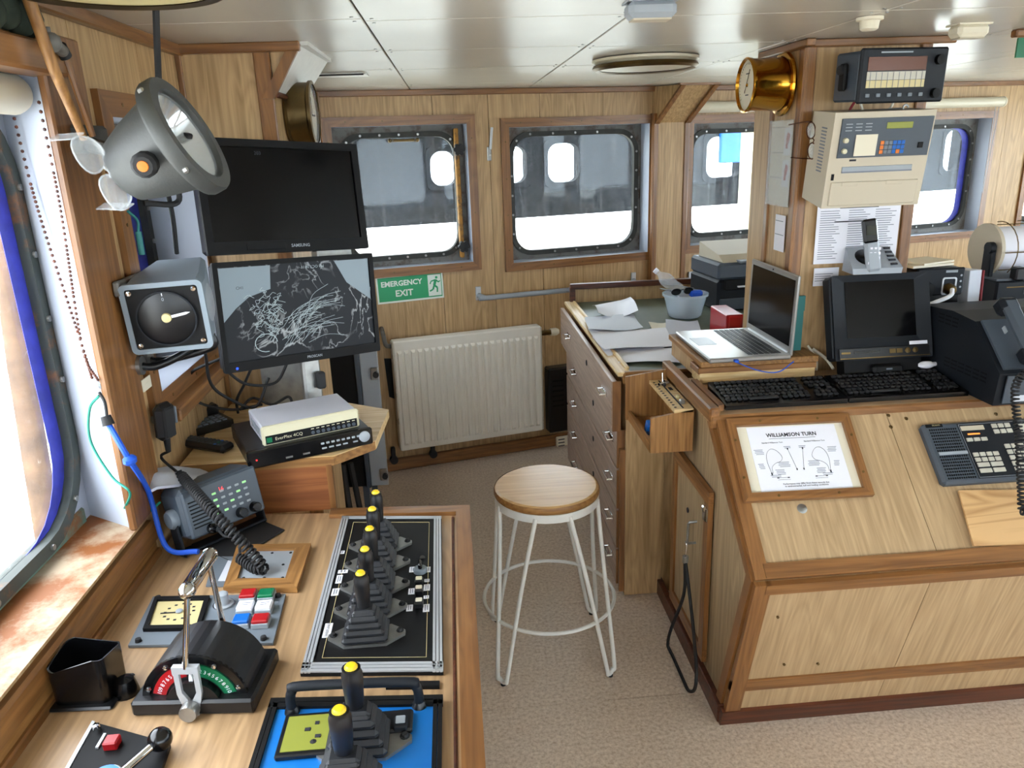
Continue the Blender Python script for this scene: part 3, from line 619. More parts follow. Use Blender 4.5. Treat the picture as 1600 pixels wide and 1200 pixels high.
W_(MB().box((-.125, .945, TZ+.012), (.05, .045, .01), .003), 'lever_plate', 'black_plastic', bp_)
joystick(bp_, -.175, .915, TZ+.007, 1.12); joystick(bp_, -.18, .83, TZ+.007, 1.12)
p = zc(627, 1140, .007); k = W_(MB().box(p+Vector((0, 0, .008)), (.02, .024, .016), .002), 'rocker_switch', 'navy_plastic', bp_); W_(MB().box(p+Vector((0, .002, .0165)), (.014, .015, .003), .001), 'switch_cap', 'grey_light', k)
a, b = zc(603, 1078), zc(687, 1077); tag(obj('foam_strip', MB().slab([a, b, b+Vector((0, .016, 0)), a+Vector((0, .016, 0))], (0, 0, .004)).slab([a+Vector((.001, .002, .004)), b+Vector((-.001, .002, .004)), b+Vector((-.001, .013, .004)), a+Vector((.001, .013, .004))], (0, 0, .001)), 'matte_black'), 'short black foam strip above the blue panel', 'strip')
# engine telegraph: throttle head
TH = fr((-.437, 1.03, TZ), -5)
th = thing('throttle_head', 'black half-round throttle head with chrome lever and red and green scale', 'throttle', TH)
def arc(r0, r1, a0, a1, y, n=14):
    A = [math.radians(a0+(a1-a0)*i/n) for i in range(n+1)]
    return [Vector((r1*math.cos(t), y, .012+r1*math.sin(t))) for t in A]+[Vector((r0*math.cos(t), y, .012+r0*math.sin(t))) for t in A[::-1]]
hd = MB(); hd.slab(arc(0.0, .083, 0, 180, 0, 24)[:25]+[Vector((-.083, 0, .0)), Vector((.083, 0, 0))], (0, .09, 0)); obj('housing', hd, 'black_plastic', th)
obj('base', MB().box((0, .045, .013), (.19, .13, .026), .004), 'black_plastic', th)
obj('face_rim', MB().slab(arc(.072, .083, 8, 172, -.004, 24), (0, .006, 0)), 'gloss_black', th)
obj('red_scale', MB().slab(arc(.047, .067, 100, 165, -.003), (0, .003, 0)), 'red', th); obj('green_scale', MB().slab(arc(.047, .067, 15, 80, -.003), (0, .003, 0)), 'green', th)
for i, s in enumerate('0 2 3 4 5 6 7 8 9 10'.split()[1:]):
    for sg in (-1, 1):
        t = math.radians(90-sg*(15+6.8*i)); d = Vector((math.cos(t), 0, math.sin(t)))
        text('numeral', s, .0095, 'paper', th, d*.057+Vector((0, -.0032, .012)), Vector((math.sin(t), 0, -math.cos(t))), d, lift=.0005)
for t in (20, 60, 120, 160):
    d = Vector((math.cos(math.radians(t)), 0, math.sin(math.radians(t)))); obj('screw', MB().lathe([(0, .003), (.0035, .002), (.004, 0)], d*.074+Vector((0, -.004, .012)), (0, -1, 0), 8), 'chrome', th)
obj('front_step', MB().slab(arc(0, .043, 0, 180, -.014, 16)[:17], (0, .016, 0)), 'black_plastic', th)
lean = math.radians(3); lv = MB(); Z0 = .02
lv.slab([(-.009, -.02, .0), (.009, -.02, .0), (.019, -.02, .04), (.019, -.02, .085), (.011, -.02, .085), (.011, -.02, .042), (0, -.02, .022), (-.011, -.02, .042), (-.011, -.02, .085), (-.019, -.02, .085), (-.019, -.02, .04)], (0, .006, 0))
lv.slab([(-.02, -.021, .076), (.02, -.021, .076), (.02, -.021, .088), (-.02, -.021, .088)], (0, .009, 0)); fk = obj('lever_fork', lv, 'alu', th)
hf, hb = TH.inverted()@Yp(293, 922, 1.01), TH.inverted()@Yp(325, 872, 1.115)
obj('pointer', MB().slab([(-.004, -.01, .03), (.002, -.01, .03), (.004, -.01, .06), (.001, -.01, .074), (-.002, -.01, .06)], (0, .003, 0)), 'paper', fk)
obj('pivot_knob', MB().lathe([(0, -.012), (.013, -.012), (.014, -.009), (.014, .003), (.01, .005), (.01, .02)], (0, -.025, .0155), (0, 1, 0), 20), 'steel', th)
obj('lever_rod', MB().cyl((.0, -.017, .085), hf, .0048, .0042, 12), 'chrome', th)
hz2 = TH.inverted()@Yp(325, 985, 1.13)
obj('lever_rod', MB().cyl((hb.x, .1, .07), hb, .0048, .0042, 12), 'chrome', th)
obj('lever_fork', MB().box((hb.x, .1, .06), (.034, .008, .024), .003).box((hb.x-.013, .1, .04), (.007, .007, .03)).box((hb.x+.013, .1, .04), (.007, .007, .03)), 'chrome', th)
dv = (hb-hf).normalized(); obj('handle', MB().lathe([(0, -.018), (.004, -.0175), (.011, -.008), (.0125, -.002), (.0125, .002), (.0115, .004), (.0115, (hb-hf).length+.008), (.0125, (hb-hf).length+.01), (.011, (hb-hf).length+.016), (0, (hb-hf).length+.018)], hf, dv, 20), 'chrome', th)
# gauge panel behind the throttle
gq = [zc(240, 936), zc(447, 932), zc(427, 1009), zc(201, 1013)]; G = bil(gq)
gp_ = thing('rudder_gauge_panel', 'grey instrument panel with square gauge, knob and coloured push buttons', 'control panel', G(.5, .5))
W_(MB().slab([G(0, 0, .001), G(1, 0, .001), G(1, 1, .001), G(0, 1, .001)], (0, 0, .005)), 'plate', 'grey_mid', gp_)
gz = W_(MB().ring([G(.03, .07, .006), G(.44, .07, .006), G(.46, .75, .006), G(.06, .75, .006)], [G(.06, .15, .006), G(.41, .15, .006), G(.43, .68, .006), G(.09, .68, .006)], (0, 0, .007)), 'gauge_bezel', 'matte_black', gp_)
W_(MB().slab([G(.06, .14, .006), G(.41, .14, .006), G(.43, .69, .006), G(.09, .69, .006)], (0, 0, .003)), 'gauge_face', 'gold_face', gz)
c_ = G(.26, .38, .0105); W_(MB().lathe([(0, .003), (.006, .002), (.007, 0)], c_, (0, 0, 1), 14), 'gauge_hub', 'grey_light', gz)
W_(MB().box(c_+Vector((-.018, -.003, 0)), (.03, .0022, .001)), 'gauge_needle', 'ink', gz); tk = MB()
for i in range(12):
    t = math.radians(30*i); tk.box(c_+Vector((.026*math.cos(t), .026*math.sin(t), -.001)), (.005, .004, .0006))
W_(tk, 'gauge_mark', 'ink', gz)
c_ = zc(350, 945, .006); kn_ = W_(MB().lathe([(.018, 0), (.018, .003), (.012, .004), (.0105, .006), (.0105, .024), (.008, .026), (0, .026)], c_, (0, 0, 1), 20), 'dimmer_knob', 'grey_light', gp_)
W_(MB().lathe([(.017, 0), (.02, 0), (.02, .002), (.017, .002)], c_, (0, 0, 1), 20), 'knob_ring', 'chrome', kn_)
for (u, v, m) in ((.735, .1, 'red'), (.87, .1, 'green'), (.745, .36, 'paper'), (.88, .36, 'paper'), (.75, .64, 'blue'), (.885, .64, 'red')):
    c_ = G(u, v, .006); b = W_(MB().box(c_+Vector((0, 0, .005)), (.03, .03, .01), .001), 'push_button', 'grey_light', gp_)
    W_(MB().box(c_+Vector((0, 0, .012)), (.029, .026, .008), .002), 'button_cap', m, b)
    if m == 'paper': W_(MB().box(c_+Vector((.002, .002, .0163)), (.016, .0016, .0004)).box(c_+Vector((0, -.004, .0163)), (.012, .0014, .0004)), 'print', 'ink_grey', b)
for (u, v) in ((.05, .06), (.95, .06), (.06, .93), (.93, .93)): W_(MB().lathe([(0, .007), (.005, .006), (.006, 0)], G(u, v, .006), (0, 0, 1), 10), 'thumb_screw', 'rubber', gp_)
# small plate and wood-framed plate behind it
s0 = [zc(335, 872), zc(378, 872), zc(364, 918), zc(322, 918)]
spl = thing('blank_cover_plate', 'plain grey cover plate with paper label beside the framed plate', 'plate', s0[0])
W_(MB().slab([p+Vector((0, 0, .001)) for p in s0], (0, 0, .003)), 'plate', 'grey_mid', spl); pS = bil(s0)
W_(MB().slab([pS(.55, .15, .004), pS(.85, .15, .004), pS(.7, .85, .004), pS(.4, .85, .004)], (0, 0, .0006)), 'paper_label', 'paper_grey', spl)
fq = [zc(372, 859), zc(487, 857), zc(465, 927), zc(350, 927)]; FQ = bil(fq)
fpl = thing('framed_socket_plate', 'grey connector plate in a varnished wooden frame under the coiled cord', 'plate', FQ(.5, .5))
O = [FQ(0, 0, .001), FQ(1, 0, .001), FQ(1, 1, .001), FQ(0, 1, .001)]; I = [FQ(.15, .12, .001), FQ(.8, .12, .001), FQ(.8, .8, .001), FQ(.15, .8, .001)]
for k in range(4): W_(MB().slab([O[k], O[(k+1) % 4], I[(k+1) % 4], I[k]], (0, 0, .012)), 'frame_board', ('oak_x', 'oak_y')[k % 2], fpl)
W_(MB().slab([p+Vector((0, 0, .002)) for p in I], (0, 0, .004)), 'plate', 'grey_light', fpl); dt = MB()
for (u, v) in ((.2, .17), (.5, .17), (.75, .17), (.22, .74), (.5, .74), (.75, .74), (.35, .45), (.7, .45)): dt.cyl(FQ(u, v, .0065), FQ(u, v, .008), .003, n=8)
W_(dt, 'screw', 'rubber', fpl); W_(MB().box(FQ(.62, .4, .0066), (.002, .04, .0004)).box(FQ(.66, .4, .0066), (.002, .03, .0004)).box(FQ(.4, .63, .0066), (.02, .002, .0004)), 'print', 'ink', fpl)
# black cup holder
ch = thing('cup_holder', 'empty glossy black moulded holder at the wooden ledge', 'holder', fr((-.618, 1.085, TZ), -3))
o_ = rrect(-.046, .042, -.036, .036, .012, 0); cc = [Vector((p.x, p.z, 0)) for p in o_]; n_ = len(cc)
hv = MB(); lv_ = []
for (z, k) in ((0, 1.08), (.004, 1.08), (.006, .98), (.055, 1.0), (.075, 1.0)):
    lv_.append([Vector((p.x*k, p.y*k, z+(.010*math.sin(p.x*60)*(1 if p.y < 0 else -.6) if z > .06 else 0))) for p in cc])
for (z, k) in ((.075, .95), (.008, .93)): lv_.append([Vector((p.x*k, p.y*k, z+(.010*math.sin(p.x*60)*(1 if p.y < 0 else -.6) if z > .06 else 0))) for p in cc])
V = [p for l in lv_ for p in l]; Fc = [(k*n_+i, k*n_+(i+1) % n_, (k+1)*n_+(i+1) % n_, (k+1)*n_+i) for k in range(len(lv_)-1) for i in range(n_)]+[tuple(range((len(lv_)-1)*n_, len(lv_)*n_)), tuple(range(n_))]
obj('shell', hv.add(V, Fc), 'gloss_black', ch); obj('side_clip', MB().lathe([(0, .03), (.014, .026), (.018, .012), (.02, 0)], (.055, -.005, 0), (0, 0, 1), 16), 'gloss_black', ch); obj('bottom_lip', MB().box((.0, -.003, .003), (.1, .085, .006), .003), 'black_plastic', ch)
# black panel with ball lever at the very front
lq = [Vector((-.585, 1.005, TZ)), Vector((-.45, .945, TZ)), Vector((-.43, .72, TZ)), Vector((-.575, .74, TZ))]; LQ = bil(lq)
lp = thing('ball_lever_panel', 'black panel with chrome ball-ended lever and small red button', 'control panel', LQ(.5, .5))
W_(MB().slab([p+Vector((0, 0, .001)) for p in lq], (0, 0, .008)), 'plate', 'matte_black', lp)
W_(MB().slab([LQ(0, 0, .001), LQ(.04, 0, .001), LQ(.04, 1, .001), LQ(0, 1, .001)], (0, 0, .01)), 'border_rib', 'alu', lp)
W_(MB().box(zc(175, 1160, .015), (.02, .02, .014), .002), 'push_button', 'red', lp); W_(MB().box(zc(158, 1158, .01), (.004, .028, .004)), 'button_guard', 'alu', lp); W_(MB().lathe([(0, .012), (.005, .011), (.006, 0)], zc(152, 1142, .008), (0, 0, 1), 10), 'thumb_screw', 'chrome', lp)
c_ = Vector((-.507, .868, TZ+.009)); W_(MB().lathe([(.026, 0), (.026, .01), (.022, .02), (.02, .022), (0, .022)], c_, (0, 0, 1), 24), 'lever_hub', 'alu', lp); W_(MB().lathe([(0, .0235), (.019, .023), (.02, .021)], c_, (0, 0, 1), 24), 'hub_cap', 'blue_panel', lp)
e_ = Yp(250, 1155, .93); W_(MB().cyl(c_+Vector((.015, .005, .015)), e_, .006, .005, 12), 'lever_rod', 'chrome', lp); W_(MB().sphere(e_, .017, 18), 'lever_ball', 'gloss_black', lp)
# VHF radio
VT = fr((-.535, 1.575, .995), 47, 12, 0)
vh = thing('vhf_radio', 'grey marine radio on a swivel bracket with red digits and keypad', 'radio', VT)
obj('body', MB().box((0, .045, 0), (.185, .09, .112), .012), 'grey_case', vh); fp = obj('front_panel', MB().box((0, -.004, 0), (.178, .01, .105), .004), 'grey_case', vh)
obj('speaker_slot', (lambda m: [m.box((-.06+.0, -.0095, -.03+.008*i), (.04, .001, .003)) for i in range(8)] and m)(MB()), 'matte_black', fp)
text('digits', '16', .013, 'led_red', fp, (-.002, -.009, .03)); kb = MB(); kg = MB()
for i in range(5):
    for j in range(4): (kg if (i == 0 or (i+j) % 4 == 0) else kb).box((-.02+.0185*i, -.0095, .026-.0145*j), (.010, .002, .005), .001)
obj('key', kb, 'grey_light', fp); obj('key', kg, 'led_green', fp)
for x in (.028, .062): obj('knob', MB().lathe([(.012, 0), (.011, .014), (.009, .016), (0, .016)], (x, -.009, -.036), (0, -1, 0), 16), 'gloss_black', fp)
obj('mic_plug', MB().lathe([(.011, 0), (.011, .01), (.007, .012), (.006, .03), (0, .03)], (-.045, -.009, -.043), (0, -1, 0), 14), 'gloss_black', fp)
obj('side_knob', MB().lathe([(.022, 0), (.022, .01), (.018, .016), (0, .016)], (-.092, .04, -.005), (-1, 0, 0), 20), 'grey_mid', vh)
obj('bracket_arm', MB().box((-.099, .04, -.045), (.006, .035, .09), .002).box((.099, .04, -.045), (.006, .035, .09), .002).box((0, .04, -.083), (.2, .045, .006), .002), 'navy_plastic', vh)
tag(obj('bracket_mat', MB().slab([(-.61, 1.56, TZ+.001), (-.5, 1.47, TZ+.001), (-.42, 1.60, TZ+.001), (-.5, 1.67, TZ+.001)], (0, 0, .002)).tube([(-.61, 1.56, TZ+.003), (-.5, 1.47, TZ+.003), (-.42, 1.60, TZ+.003), (-.5, 1.67, TZ+.003)], .002, 6, closed=True), 'rubber'), 'dark brown rubber mat under the grey radio', 'mat')
# handset microphone on the post, with its coiled cord to the radio
mp_ = Xp(257, 658, LW+.03); mk = thing('fist_microphone', 'black fist microphone clipped to the post, coiled cord hanging to the radio', 'microphone', fr(mp_, 60, -4))
obj('body', MB().box((0, 0, 0), (.05, .03, .085), .012), 'black_plastic', mk); obj('grip_rim', MB().box((0, -.014, .0), (.03, .01, .07), .004), 'rubber', mk); obj('clip', MB().cyl((0, .012, 0), (0, .03, 0), .012), 'steel', mk); obj('key_bar', MB().box((.026, 0, .008), (.006, .018, .04), .002), 'grey_mid', mk)
obj('strain_relief', MB().lathe([(.008, 0), (.006, -.03), (.004, -.032)], (0, 0, -.04), (0, 0, 1), 10), 'rubber', mk)
c0 = mp_+Vector((0, 0, -.07)); c1 = Yp(252, 715, 1.66); c2 = Yp(282, 742, 1.60); c3 = Yp(338, 805, 1.43); c4 = Yp(405, 868, 1.40); c4.z = TZ+.035; c5 = zc(400, 888, .02); c6 = zc(375, 872, .02)
obj('cord', MB().tube(spline([c0, c1, c2], 8), .0032, 8), 'rubber', mk, True)
obj('coiled_cord', MB().tube(coil(spline([c2, c3, c4, c5, c6], 8), .0095, 46, 9), .0032, 6), 'rubber', mk, True)
obj('cord', MB().tube(spline([c6, Yp(372, 840, 1.47), VT@Vector((-.04, -.05, -.06)), VT@Vector((-.045, -.035, -.043))], 8), .003, 8), 'rubber', mk, True)
# white cloth draped over the radio
cv = []; nu, nv = 18, 7; P0, P1 = Yp(218, 765, 1.58), Yp(328, 738, 1.70)
for i in range(nu+1):
    t = i/nu; base = spline([Yp(220, 788, 1.57), Yp(228, 752, 1.57), Yp(262, 742, 1.60), Yp(295, 742, 1.64), Yp(330, 745, 1.70)], 6); p = base[min(len(base)-1, int(t*(len(base)-1)))]
    for j in range(nv+1):
        s = j/nv-.5; cv.append(p+Vector((-.05*s, .09*s, .004*math.sin(9*s+t*5)-.03*s*s)))
tag(obj('cloth_band', MB().add(cv+[p+Vector((0, 0, .006)) for p in cv], [(i*(nv+1)+j, (i+1)*(nv+1)+j, (i+1)*(nv+1)+j+1, i*(nv+1)+j+1) for i in range(nu) for j in range(nv)]+[(len(cv)+i*(nv+1)+j, len(cv)+i*(nv+1)+j+1, len(cv)+(i+1)*(nv+1)+j+1, len(cv)+(i+1)*(nv+1)+j) for i in range(nu) for j in range(nv)]+[(i*(nv+1)+e, (i+1)*(nv+1)+e, len(cv)+(i+1)*(nv+1)+e, len(cv)+i*(nv+1)+e) for i in range(nu) for e in (0, nv)]+[(e+j, e+j+1, len(cv)+e+j+1, len(cv)+e+j) for e in (0, nu*(nv+1)) for j in range(nv)], 0, True), 'cloth'), 'folded white cloth band lying over the grey radio', 'cloth')
# recorder and quad box on the shelf
DT = fr((-.362, 1.722, SH+.0), 24)
dvr = thing('video_recorder', 'flat black video recorder with white buttons and jog dial on shelf', 'recorder', DT)
obj('case', MB().box((0, .11, .023), (.29, .22, .040), .003), 'black_plastic', dvr); obj('fascia', MB().box((0, -.003, .022), (.296, .012, .042), .003), 'gloss_black', dvr)
for i in range(8): obj('button', MB().box((.025+.0125*i, -.0095, .029), (.008, .003, .005), .001), 'grey_light', dvr)
for i in range(5): obj('button', MB().box((.028+.017*i+(.008 if i == 4 else 0), -.0095, .017), (.012, .003, .004), .001), 'grey_light', dvr)
obj('jog_dial', MB().lathe([(.0135, 0), (.0135, .003), (.011, .005), (0, .005)], (.127, -.009, .025), (0, -1, 0), 20), 'grey_light', dvr)
obj('usb_port', MB().box((-.055, -.0095, .013), (.016, .002, .004)), 'steel', dvr); obj('usb_port', MB().box((-.015, -.0095, .013), (.016, .002, .004)), 'steel', dvr); obj('led', MB().box((-.128, -.0095, .022), (.003, .002, .003)), 'led_red', dvr)
for x, y in ((-.12, .02), (.12, .02), (-.12, .2), (.12, .2)): obj('foot', MB().cyl((x, y, 0), (x, y, .004), .008, n=10), 'rubber', dvr)
EV = fr((-.362, 1.745, SH+.0435), 25)
ev = thing('quad_processor', 'cream and lilac video quad box with black button strip on the recorder', 'video box', EV)
obj('case', MB().box((0, .075, .0235), (.226, .148, .043), .003), 'lilac_white', ev); obj('fascia', MB().box((0, -.004, .023), (.232, .012, .046), .004), 'cream', ev); sp_ = obj('button_strip', MB().box((.0, -.0105, .014), (.218, .002, .02)), 'matte_black', ev)
obj('emblem', MB().box((-.101, -.012, .014), (.012, .001, .012)), 'green', sp_); text('lettering', 'EverPlex 4CQ', .011, 'cream', sp_, (-.088, -.0117, .014), align='LEFT')
for i in range(9): obj('button', MB().lathe([(.0042, 0), (.0042, .003), (0, .0035)], (.0+.0125*i, -.0115, .011), (0, -1, 0), 10), 'grey_case', sp_); obj('print', MB().box((.0+.0125*i, -.0117, .02), (.007, .0006, .0018)), 'cream', sp_)
for i in range(5): obj('vent', MB().box((-.1135, .03+.02*i, .024), (.001, .012, .02)), 'grey_light', ev)
for x, y in ((-.09, .02), (.09, .02), (-.09, .13), (.09, .13)): obj('foot', MB().cyl((x, y, -.0005), (x, y, .003), .007, n=10), 'rubber', ev)
# keypad controllers, remote, adapter, cables on the shelf
c_ = Zp(325, 668, SH); kp = thing('keypad_controller', 'black desk keypad controller with grey keys behind the remote control', 'keypad', fr((c_.x-.01, c_.y, SH), 40, 0))
obj('case', MB().slab([(-.06, -.05, 0), (.06, -.05, 0), (.06, .06, 0), (-.06, .06, 0)], (0, 0, .02)).box((0, .045, .028), (.12, .035, .035), .006), 'black_plastic', kp); ks = MB()
for i in range(6):
    for j in range(4): ks.box((-.043+.017*i, -.038+.015*j, .0215), (.012, .009, .004), .001)
obj('key', ks, 'grey_mid', kp)
c_ = Zp(345, 622, SH); kp2 = thing('power_adapter', 'black power adapter block with white label among the cables', 'adapter', fr((c_.x-.02, c_.y-.02, SH), 35)); obj('block', MB().box((0, 0, .04), (.09, .06, .08), .006), 'black_plastic', kp2); obj('label', MB().box((.02, -.0305, .045), (.035, .001, .04)), 'paper_grey', kp2)
rm = thing('remote_control', 'long black remote control lying at the shelf front edge', 'remote control', fr(Zp(318, 703, SH)+Vector((0, .012, 0)), -28)); obj('case', MB().box((0, 0, .011), (.16, .045, .02), .008), 'black_plastic', rm); rk = MB(); rg = MB(); rb = MB()
for i in range(11):
    for j in range(3): (rg if i == 9 and j == 1 else rb if i == 9 else rk).box((-.065+.0125*i, -.012+.012*j, .0215), (.007, .006, .002), .0008)
obj('key', rk, 'grey_case', rm); obj('key', rg, 'green', rm); obj('key', rb, 'blue', rm)
random.seed(3)
for (a, lbl) in (([(320, 545, 1.75), (330, 600, 1.82), (362, 625, 1.9), (400, 635, 1.95), (420, 590, 1.97)], 'black cable drooping from the rudder box to the shelf'),
          ([(345, 560, 1.9), (297, 585, 1.9), (305, 625, 1.93), (360, 640, 2.0), (410, 632, 2.02)], 'loop of black cable left of the lower monitor'),
          ([(352, 578, 1.88), (385, 600, 1.92), (430, 598, 1.98), (450, 565, 2.02)], 'black cable hanging under the lower monitor'),
          ([(395, 570, 1.97), (382, 600, 2.0), (370, 625, 2.03), (372, 645, 2.05)], 'thin black cable dropping to the power adapter'),
          ([(375, 640, 2.0), (395, 622, 2.05), (425, 632, 2.02), (450, 620, 2.05), (458, 632, 2.02)], 'tangle of black cable behind the quad box')):
    tag(obj('cable', MB().tube(spline([Yp(*p) for p in a], 10), .0038, 8), 'rubber'), lbl, 'cable', 'cables around the monitors')
# ------------------------------------------------------------------ monitors
def monitor(name, label, T, w, h, bez, chin, depth, brand, bs, scr):
    m = thing(name, label, 'monitor', T); obj('housing', MB().box((0, depth/2+.004, 0), (w-.004, depth, h-.004), .008), 'black_plastic', m)
    obj('bezel', MB().ring(rrect(-w/2, w/2, -h/2, h/2, .004, -.004, 2), rrect(-w/2+bez, w/2-bez, -h/2+chin, h/2-bez, .001, -.004, 2), (0, .012, 0)), 'matte_black', m)
    s = obj('screen', MB().box((0, .003, (chin-bez)/2), (w-2*bez+.002, .004, h-bez-chin+.002)), scr, m)
    text('lettering', brand, bs, 'grey_light', m, (.02, -.0042, -h/2+chin*.5), bold=.0002); return m, s
sm, ss = monitor('upper_monitor', 'black monitor, upper of two, screen off with painted reflection of faint digits', fr((-.414, 2.03, 1.612), 36, 10.5, 4), .43, .275, .018, .03, .045, 'SAMSUNG', .011, 'screen_black')
text('lettering', '203', .012, 'grey_case', ss, (-.06, .0005, .105))  # digits imitate a reflection in the dark screen, set as lettering
obj('brand_recess', MB().box((-.07, -.0045, -.122), (.1, .002, .016), .001), 'matte_black', sm); obj('arm_stub', MB().box((.12, .03, -.145), (.1, .04, .02), .003), 'steel', sm); obj('wall_arm', MB().box((-.05, .075, -.02), (.12, .06, .12), .004), 'matte_black', sm)
pm, ps = monitor('lower_monitor', 'black monitor, lower of two, showing grey camera picture of fishing nets', fr((-.39, 1.939, 1.338), 34.8, 5.4, 3.2), .42, .262, .012, .024, .035, 'PROSCAN', .009, 'camera_picture')
obj('power_led', MB().lathe([(0, .003), (.003, 0)], (-.18, -.0045, -.122), (0, -1, 0), 8), 'led_blue', pm)
obj('corner_patch', MB().slab([(-.196, .0008, .117), (-.07, .0008, .117), (-.075, .0008, .06), (-.13, .0008, .045), (-.165, .0008, .02), (-.196, .0008, -.01)], (0, -.0004, 0)), 'patch_pale', ps); obj('corner_patch', MB().slab([(.1, .0008, .117), (.196, .0008, .117), (.196, .0008, .01), (.13, .0008, .06)], (0, -.0004, 0)), 'patch_pale', ps)  # pale patches over the two upper corners of the screen
text('lettering', 'CH1', .010, 'ink', ps, (-.15, .0002, .068)); text('lettering', 'MB OCT.08:11', .010, 'picture_line', ps, (.04, .0002, .107), (-1, 0, 0), (0, 0, -1), lift=-.0008)
random.seed(11); ln = MB()
for k in range(46):
    x, z = random.uniform(-.12, -.06), random.uniform(-.05, .045)
    pts = [(x, .0003, z)]
    for q in range(5): x += random.uniform(-.012, .014); z += random.uniform(-.012, .010); pts.append((max(-.19, min(.19, x)), .0003, max(-.1, min(.11, z))))
    ln.tube(spline(pts, 3), .0006, 4)
for k in range(34):
    a = random.uniform(.2, 1.2); x, z = random.uniform(-.06, .02), random.uniform(-.09, .0); pts = [(x, .0003, z), (x+.05*math.cos(a), .0003, z+.05*math.sin(a)), (x+.1*math.cos(a-.3), .0003, z+.085*math.sin(a-.2))]
    ln.tube(spline(pts, 4), .0005, 4)
ln.tube([(-.10+.028*math.cos(i*.35), .0003, -.07+.022*math.sin(i*.35)) for i in range(15)], .0012, 4)
obj('picture_lines', ln, 'picture_line', ps)
obj('stand_neck', MB().box((.03, .055, -.2), (.05, .025, .16), .006), 'steel', pm); obj('cable_plug', MB().box((.045, .03, -.19), (.022, .02, .045), .004), 'rubber', pm)
tag(obj('steel_plate', MB().box(Yp(452, 600, 2.14), (.15, .004, .2)).cyl(Yp(490, 570, 2.136), Yp(490, 570, 2.132), .004), 'steel'), 'bare grey metal backing plate behind the lower monitor', 'plate')
# rudder angle indicator
RT = fr((-.582, 1.565, 1.412), 8, -7, -1)
ru = thing('rudder_indicator', 'grey metal box indicator with round black dial and white pointer', 'indicator', RT)
tb = MB(); tb.add([(x*k, y, z*k+e) for (y, k, e) in ((0, 1, 0), (.06, 1, 0), (.22, .72, .012)) for (x, z) in ((-.064, -.07), (.064, -.07), (.075, -.058), (.075, .058), (.064, .07), (-.064, .07), (-.075, .058), (-.075, -.058))], [(a*8+i, a*8+(i+1) % 8, a*8+8+(i+1) % 8, a*8+8+i) for a in (0, 1) for i in range(8)]+[tuple(range(16, 24))]); obj('case', tb, 'box_grey', ru); obj('front_rim', MB().ring(rrect(-.078, .078, -.073, .073, .012, -.006), rrect(-.068, .068, -.063, .063, .006, -.006), (0, .012, 0)), 'box_grey', ru)
fa = obj('face_plate', MB().box((0, -.001, 0), (.138, .004, .128)), 'matte_black', ru); obj('dial', MB().lathe([(0, .002), (.054, .002), (.057, 0)], (0, -.003, -.002), (0, -1, 0), 32), 'black_plastic', fa); obj('dial_rim', MB().lathe([(.054, 0), (.0575, 0), (.0575, .005), (.054, .005)], (0, -.003, -.002), (0, -1, 0), 32), 'navy_plastic', fa)
obj('pointer', MB().slab([(0, -.0065, -.003), (.038, -.0065, .004), (.046, -.0065, .008), (.038, -.0065, .009), (0, -.0065, .003)], (0, -.001, 0)), 'paper', fa); obj('hub', MB().lathe([(0, .006), (.009, .005), (.01, 0)], (0, -.0055, 0), (0, -1, 0), 16), 'gold_face', fa)
text('numeral', '0', .01, 'grey_light', fa, (0, -.0055, .038)); obj('dial_mark', MB().box((0, -.0058, .048), (.0015, .0006, .006)), 'paper', fa)
for x, z in ((-.06, .055), (.06, .055), (-.06, -.055), (.06, -.055)): obj('screw', MB().lathe([(0, .003), (.005, .0025), (.0055, 0)], (x, -.003, z), (0, -1, 0), 10), 'chrome', fa)
obj('side_dial', MB().lathe([(0, .003), (.034, .003), (.04, 0)], (.0752, .06, .005), (1, 0, 0), 24), 'grey_light', ru)
for k in (0, .045): obj('conduit', MB().tube(spline([RT@Vector((.02+k, .06, -.065)), RT@Vector((.015+k, .06, -.095)), Vector((LW+.05, 1.61+k, 1.30)), Vector((LW+.012, 1.6+k, 1.305))], 7), .0085, 10), 'black_plastic', ru, True); obj('conduit_gland', MB().cyl((LW+.016, 1.6+k, 1.305), (LW+.024, 1.6+k, 1.305), .02), 'steel', ru, True)
obj('mount_plate', MB().box((LW+.024, 1.61, 1.475), (.012, .14, .03), .003), 'old_steel', ru, True)
tag(obj('name_plate', MB().box(Xp(229, 599, LW+.018), (.002, .045, .026)).box(Xp(229, 599, LW+.0194), (.001, .03, .002)), 'paper_warm'), 'small cream maker plate screwed to the wooden post', 'plate')
# searchlight
nL = Vector((.88, -.05, .42)).normalized(); cL_ = Xp(287, 216, -.46); SK = .88
sx_ = nL.cross(Vector((0, 0, 1))).normalized(); SLT = basis(cL_, sx_, -nL, sx_.cross(-nL))@Matrix.Scale(SK, 4)
sl = thing('searchlight', 'big round grey searchlight on a wall bracket beside the small window', 'searchlight', SLT)
obj('reflector_housing', MB().lathe([(0, .155), (.045, .152), (.062, .14), (.08, .09), (.098, .02), (.104, .0), (.104, -.01)], (0, 0, 0), (0, 1, 0), 32), 'hammer_grey', sl)
obj('front_rim', MB().lathe([(.098, .012), (.117, .012), (.12, .006), (.12, -.014), (.117, -.02), (.094, -.02), (.09, -.014), (.09, -.006)], (0, 0, 0), (0, 1, 0), 40), 'hammer_grey', sl)
obj('lens', MB().lathe([(0, -.010), (.05, -.010), (.091, -.009)], (0, 0, 0), (0, 1, 0), 40), 'clear_plastic', sl); obj('reflector', MB().lathe([(0, .05), (.03, .045), (.065, .02), (.089, -.004)], (0, 0, 0), (0, 1, 0), 32), 'chrome', sl); obj('lamp_shield', MB().box((0, .0, 0), (.035, .03, .014), .005), 'matte_black', sl)
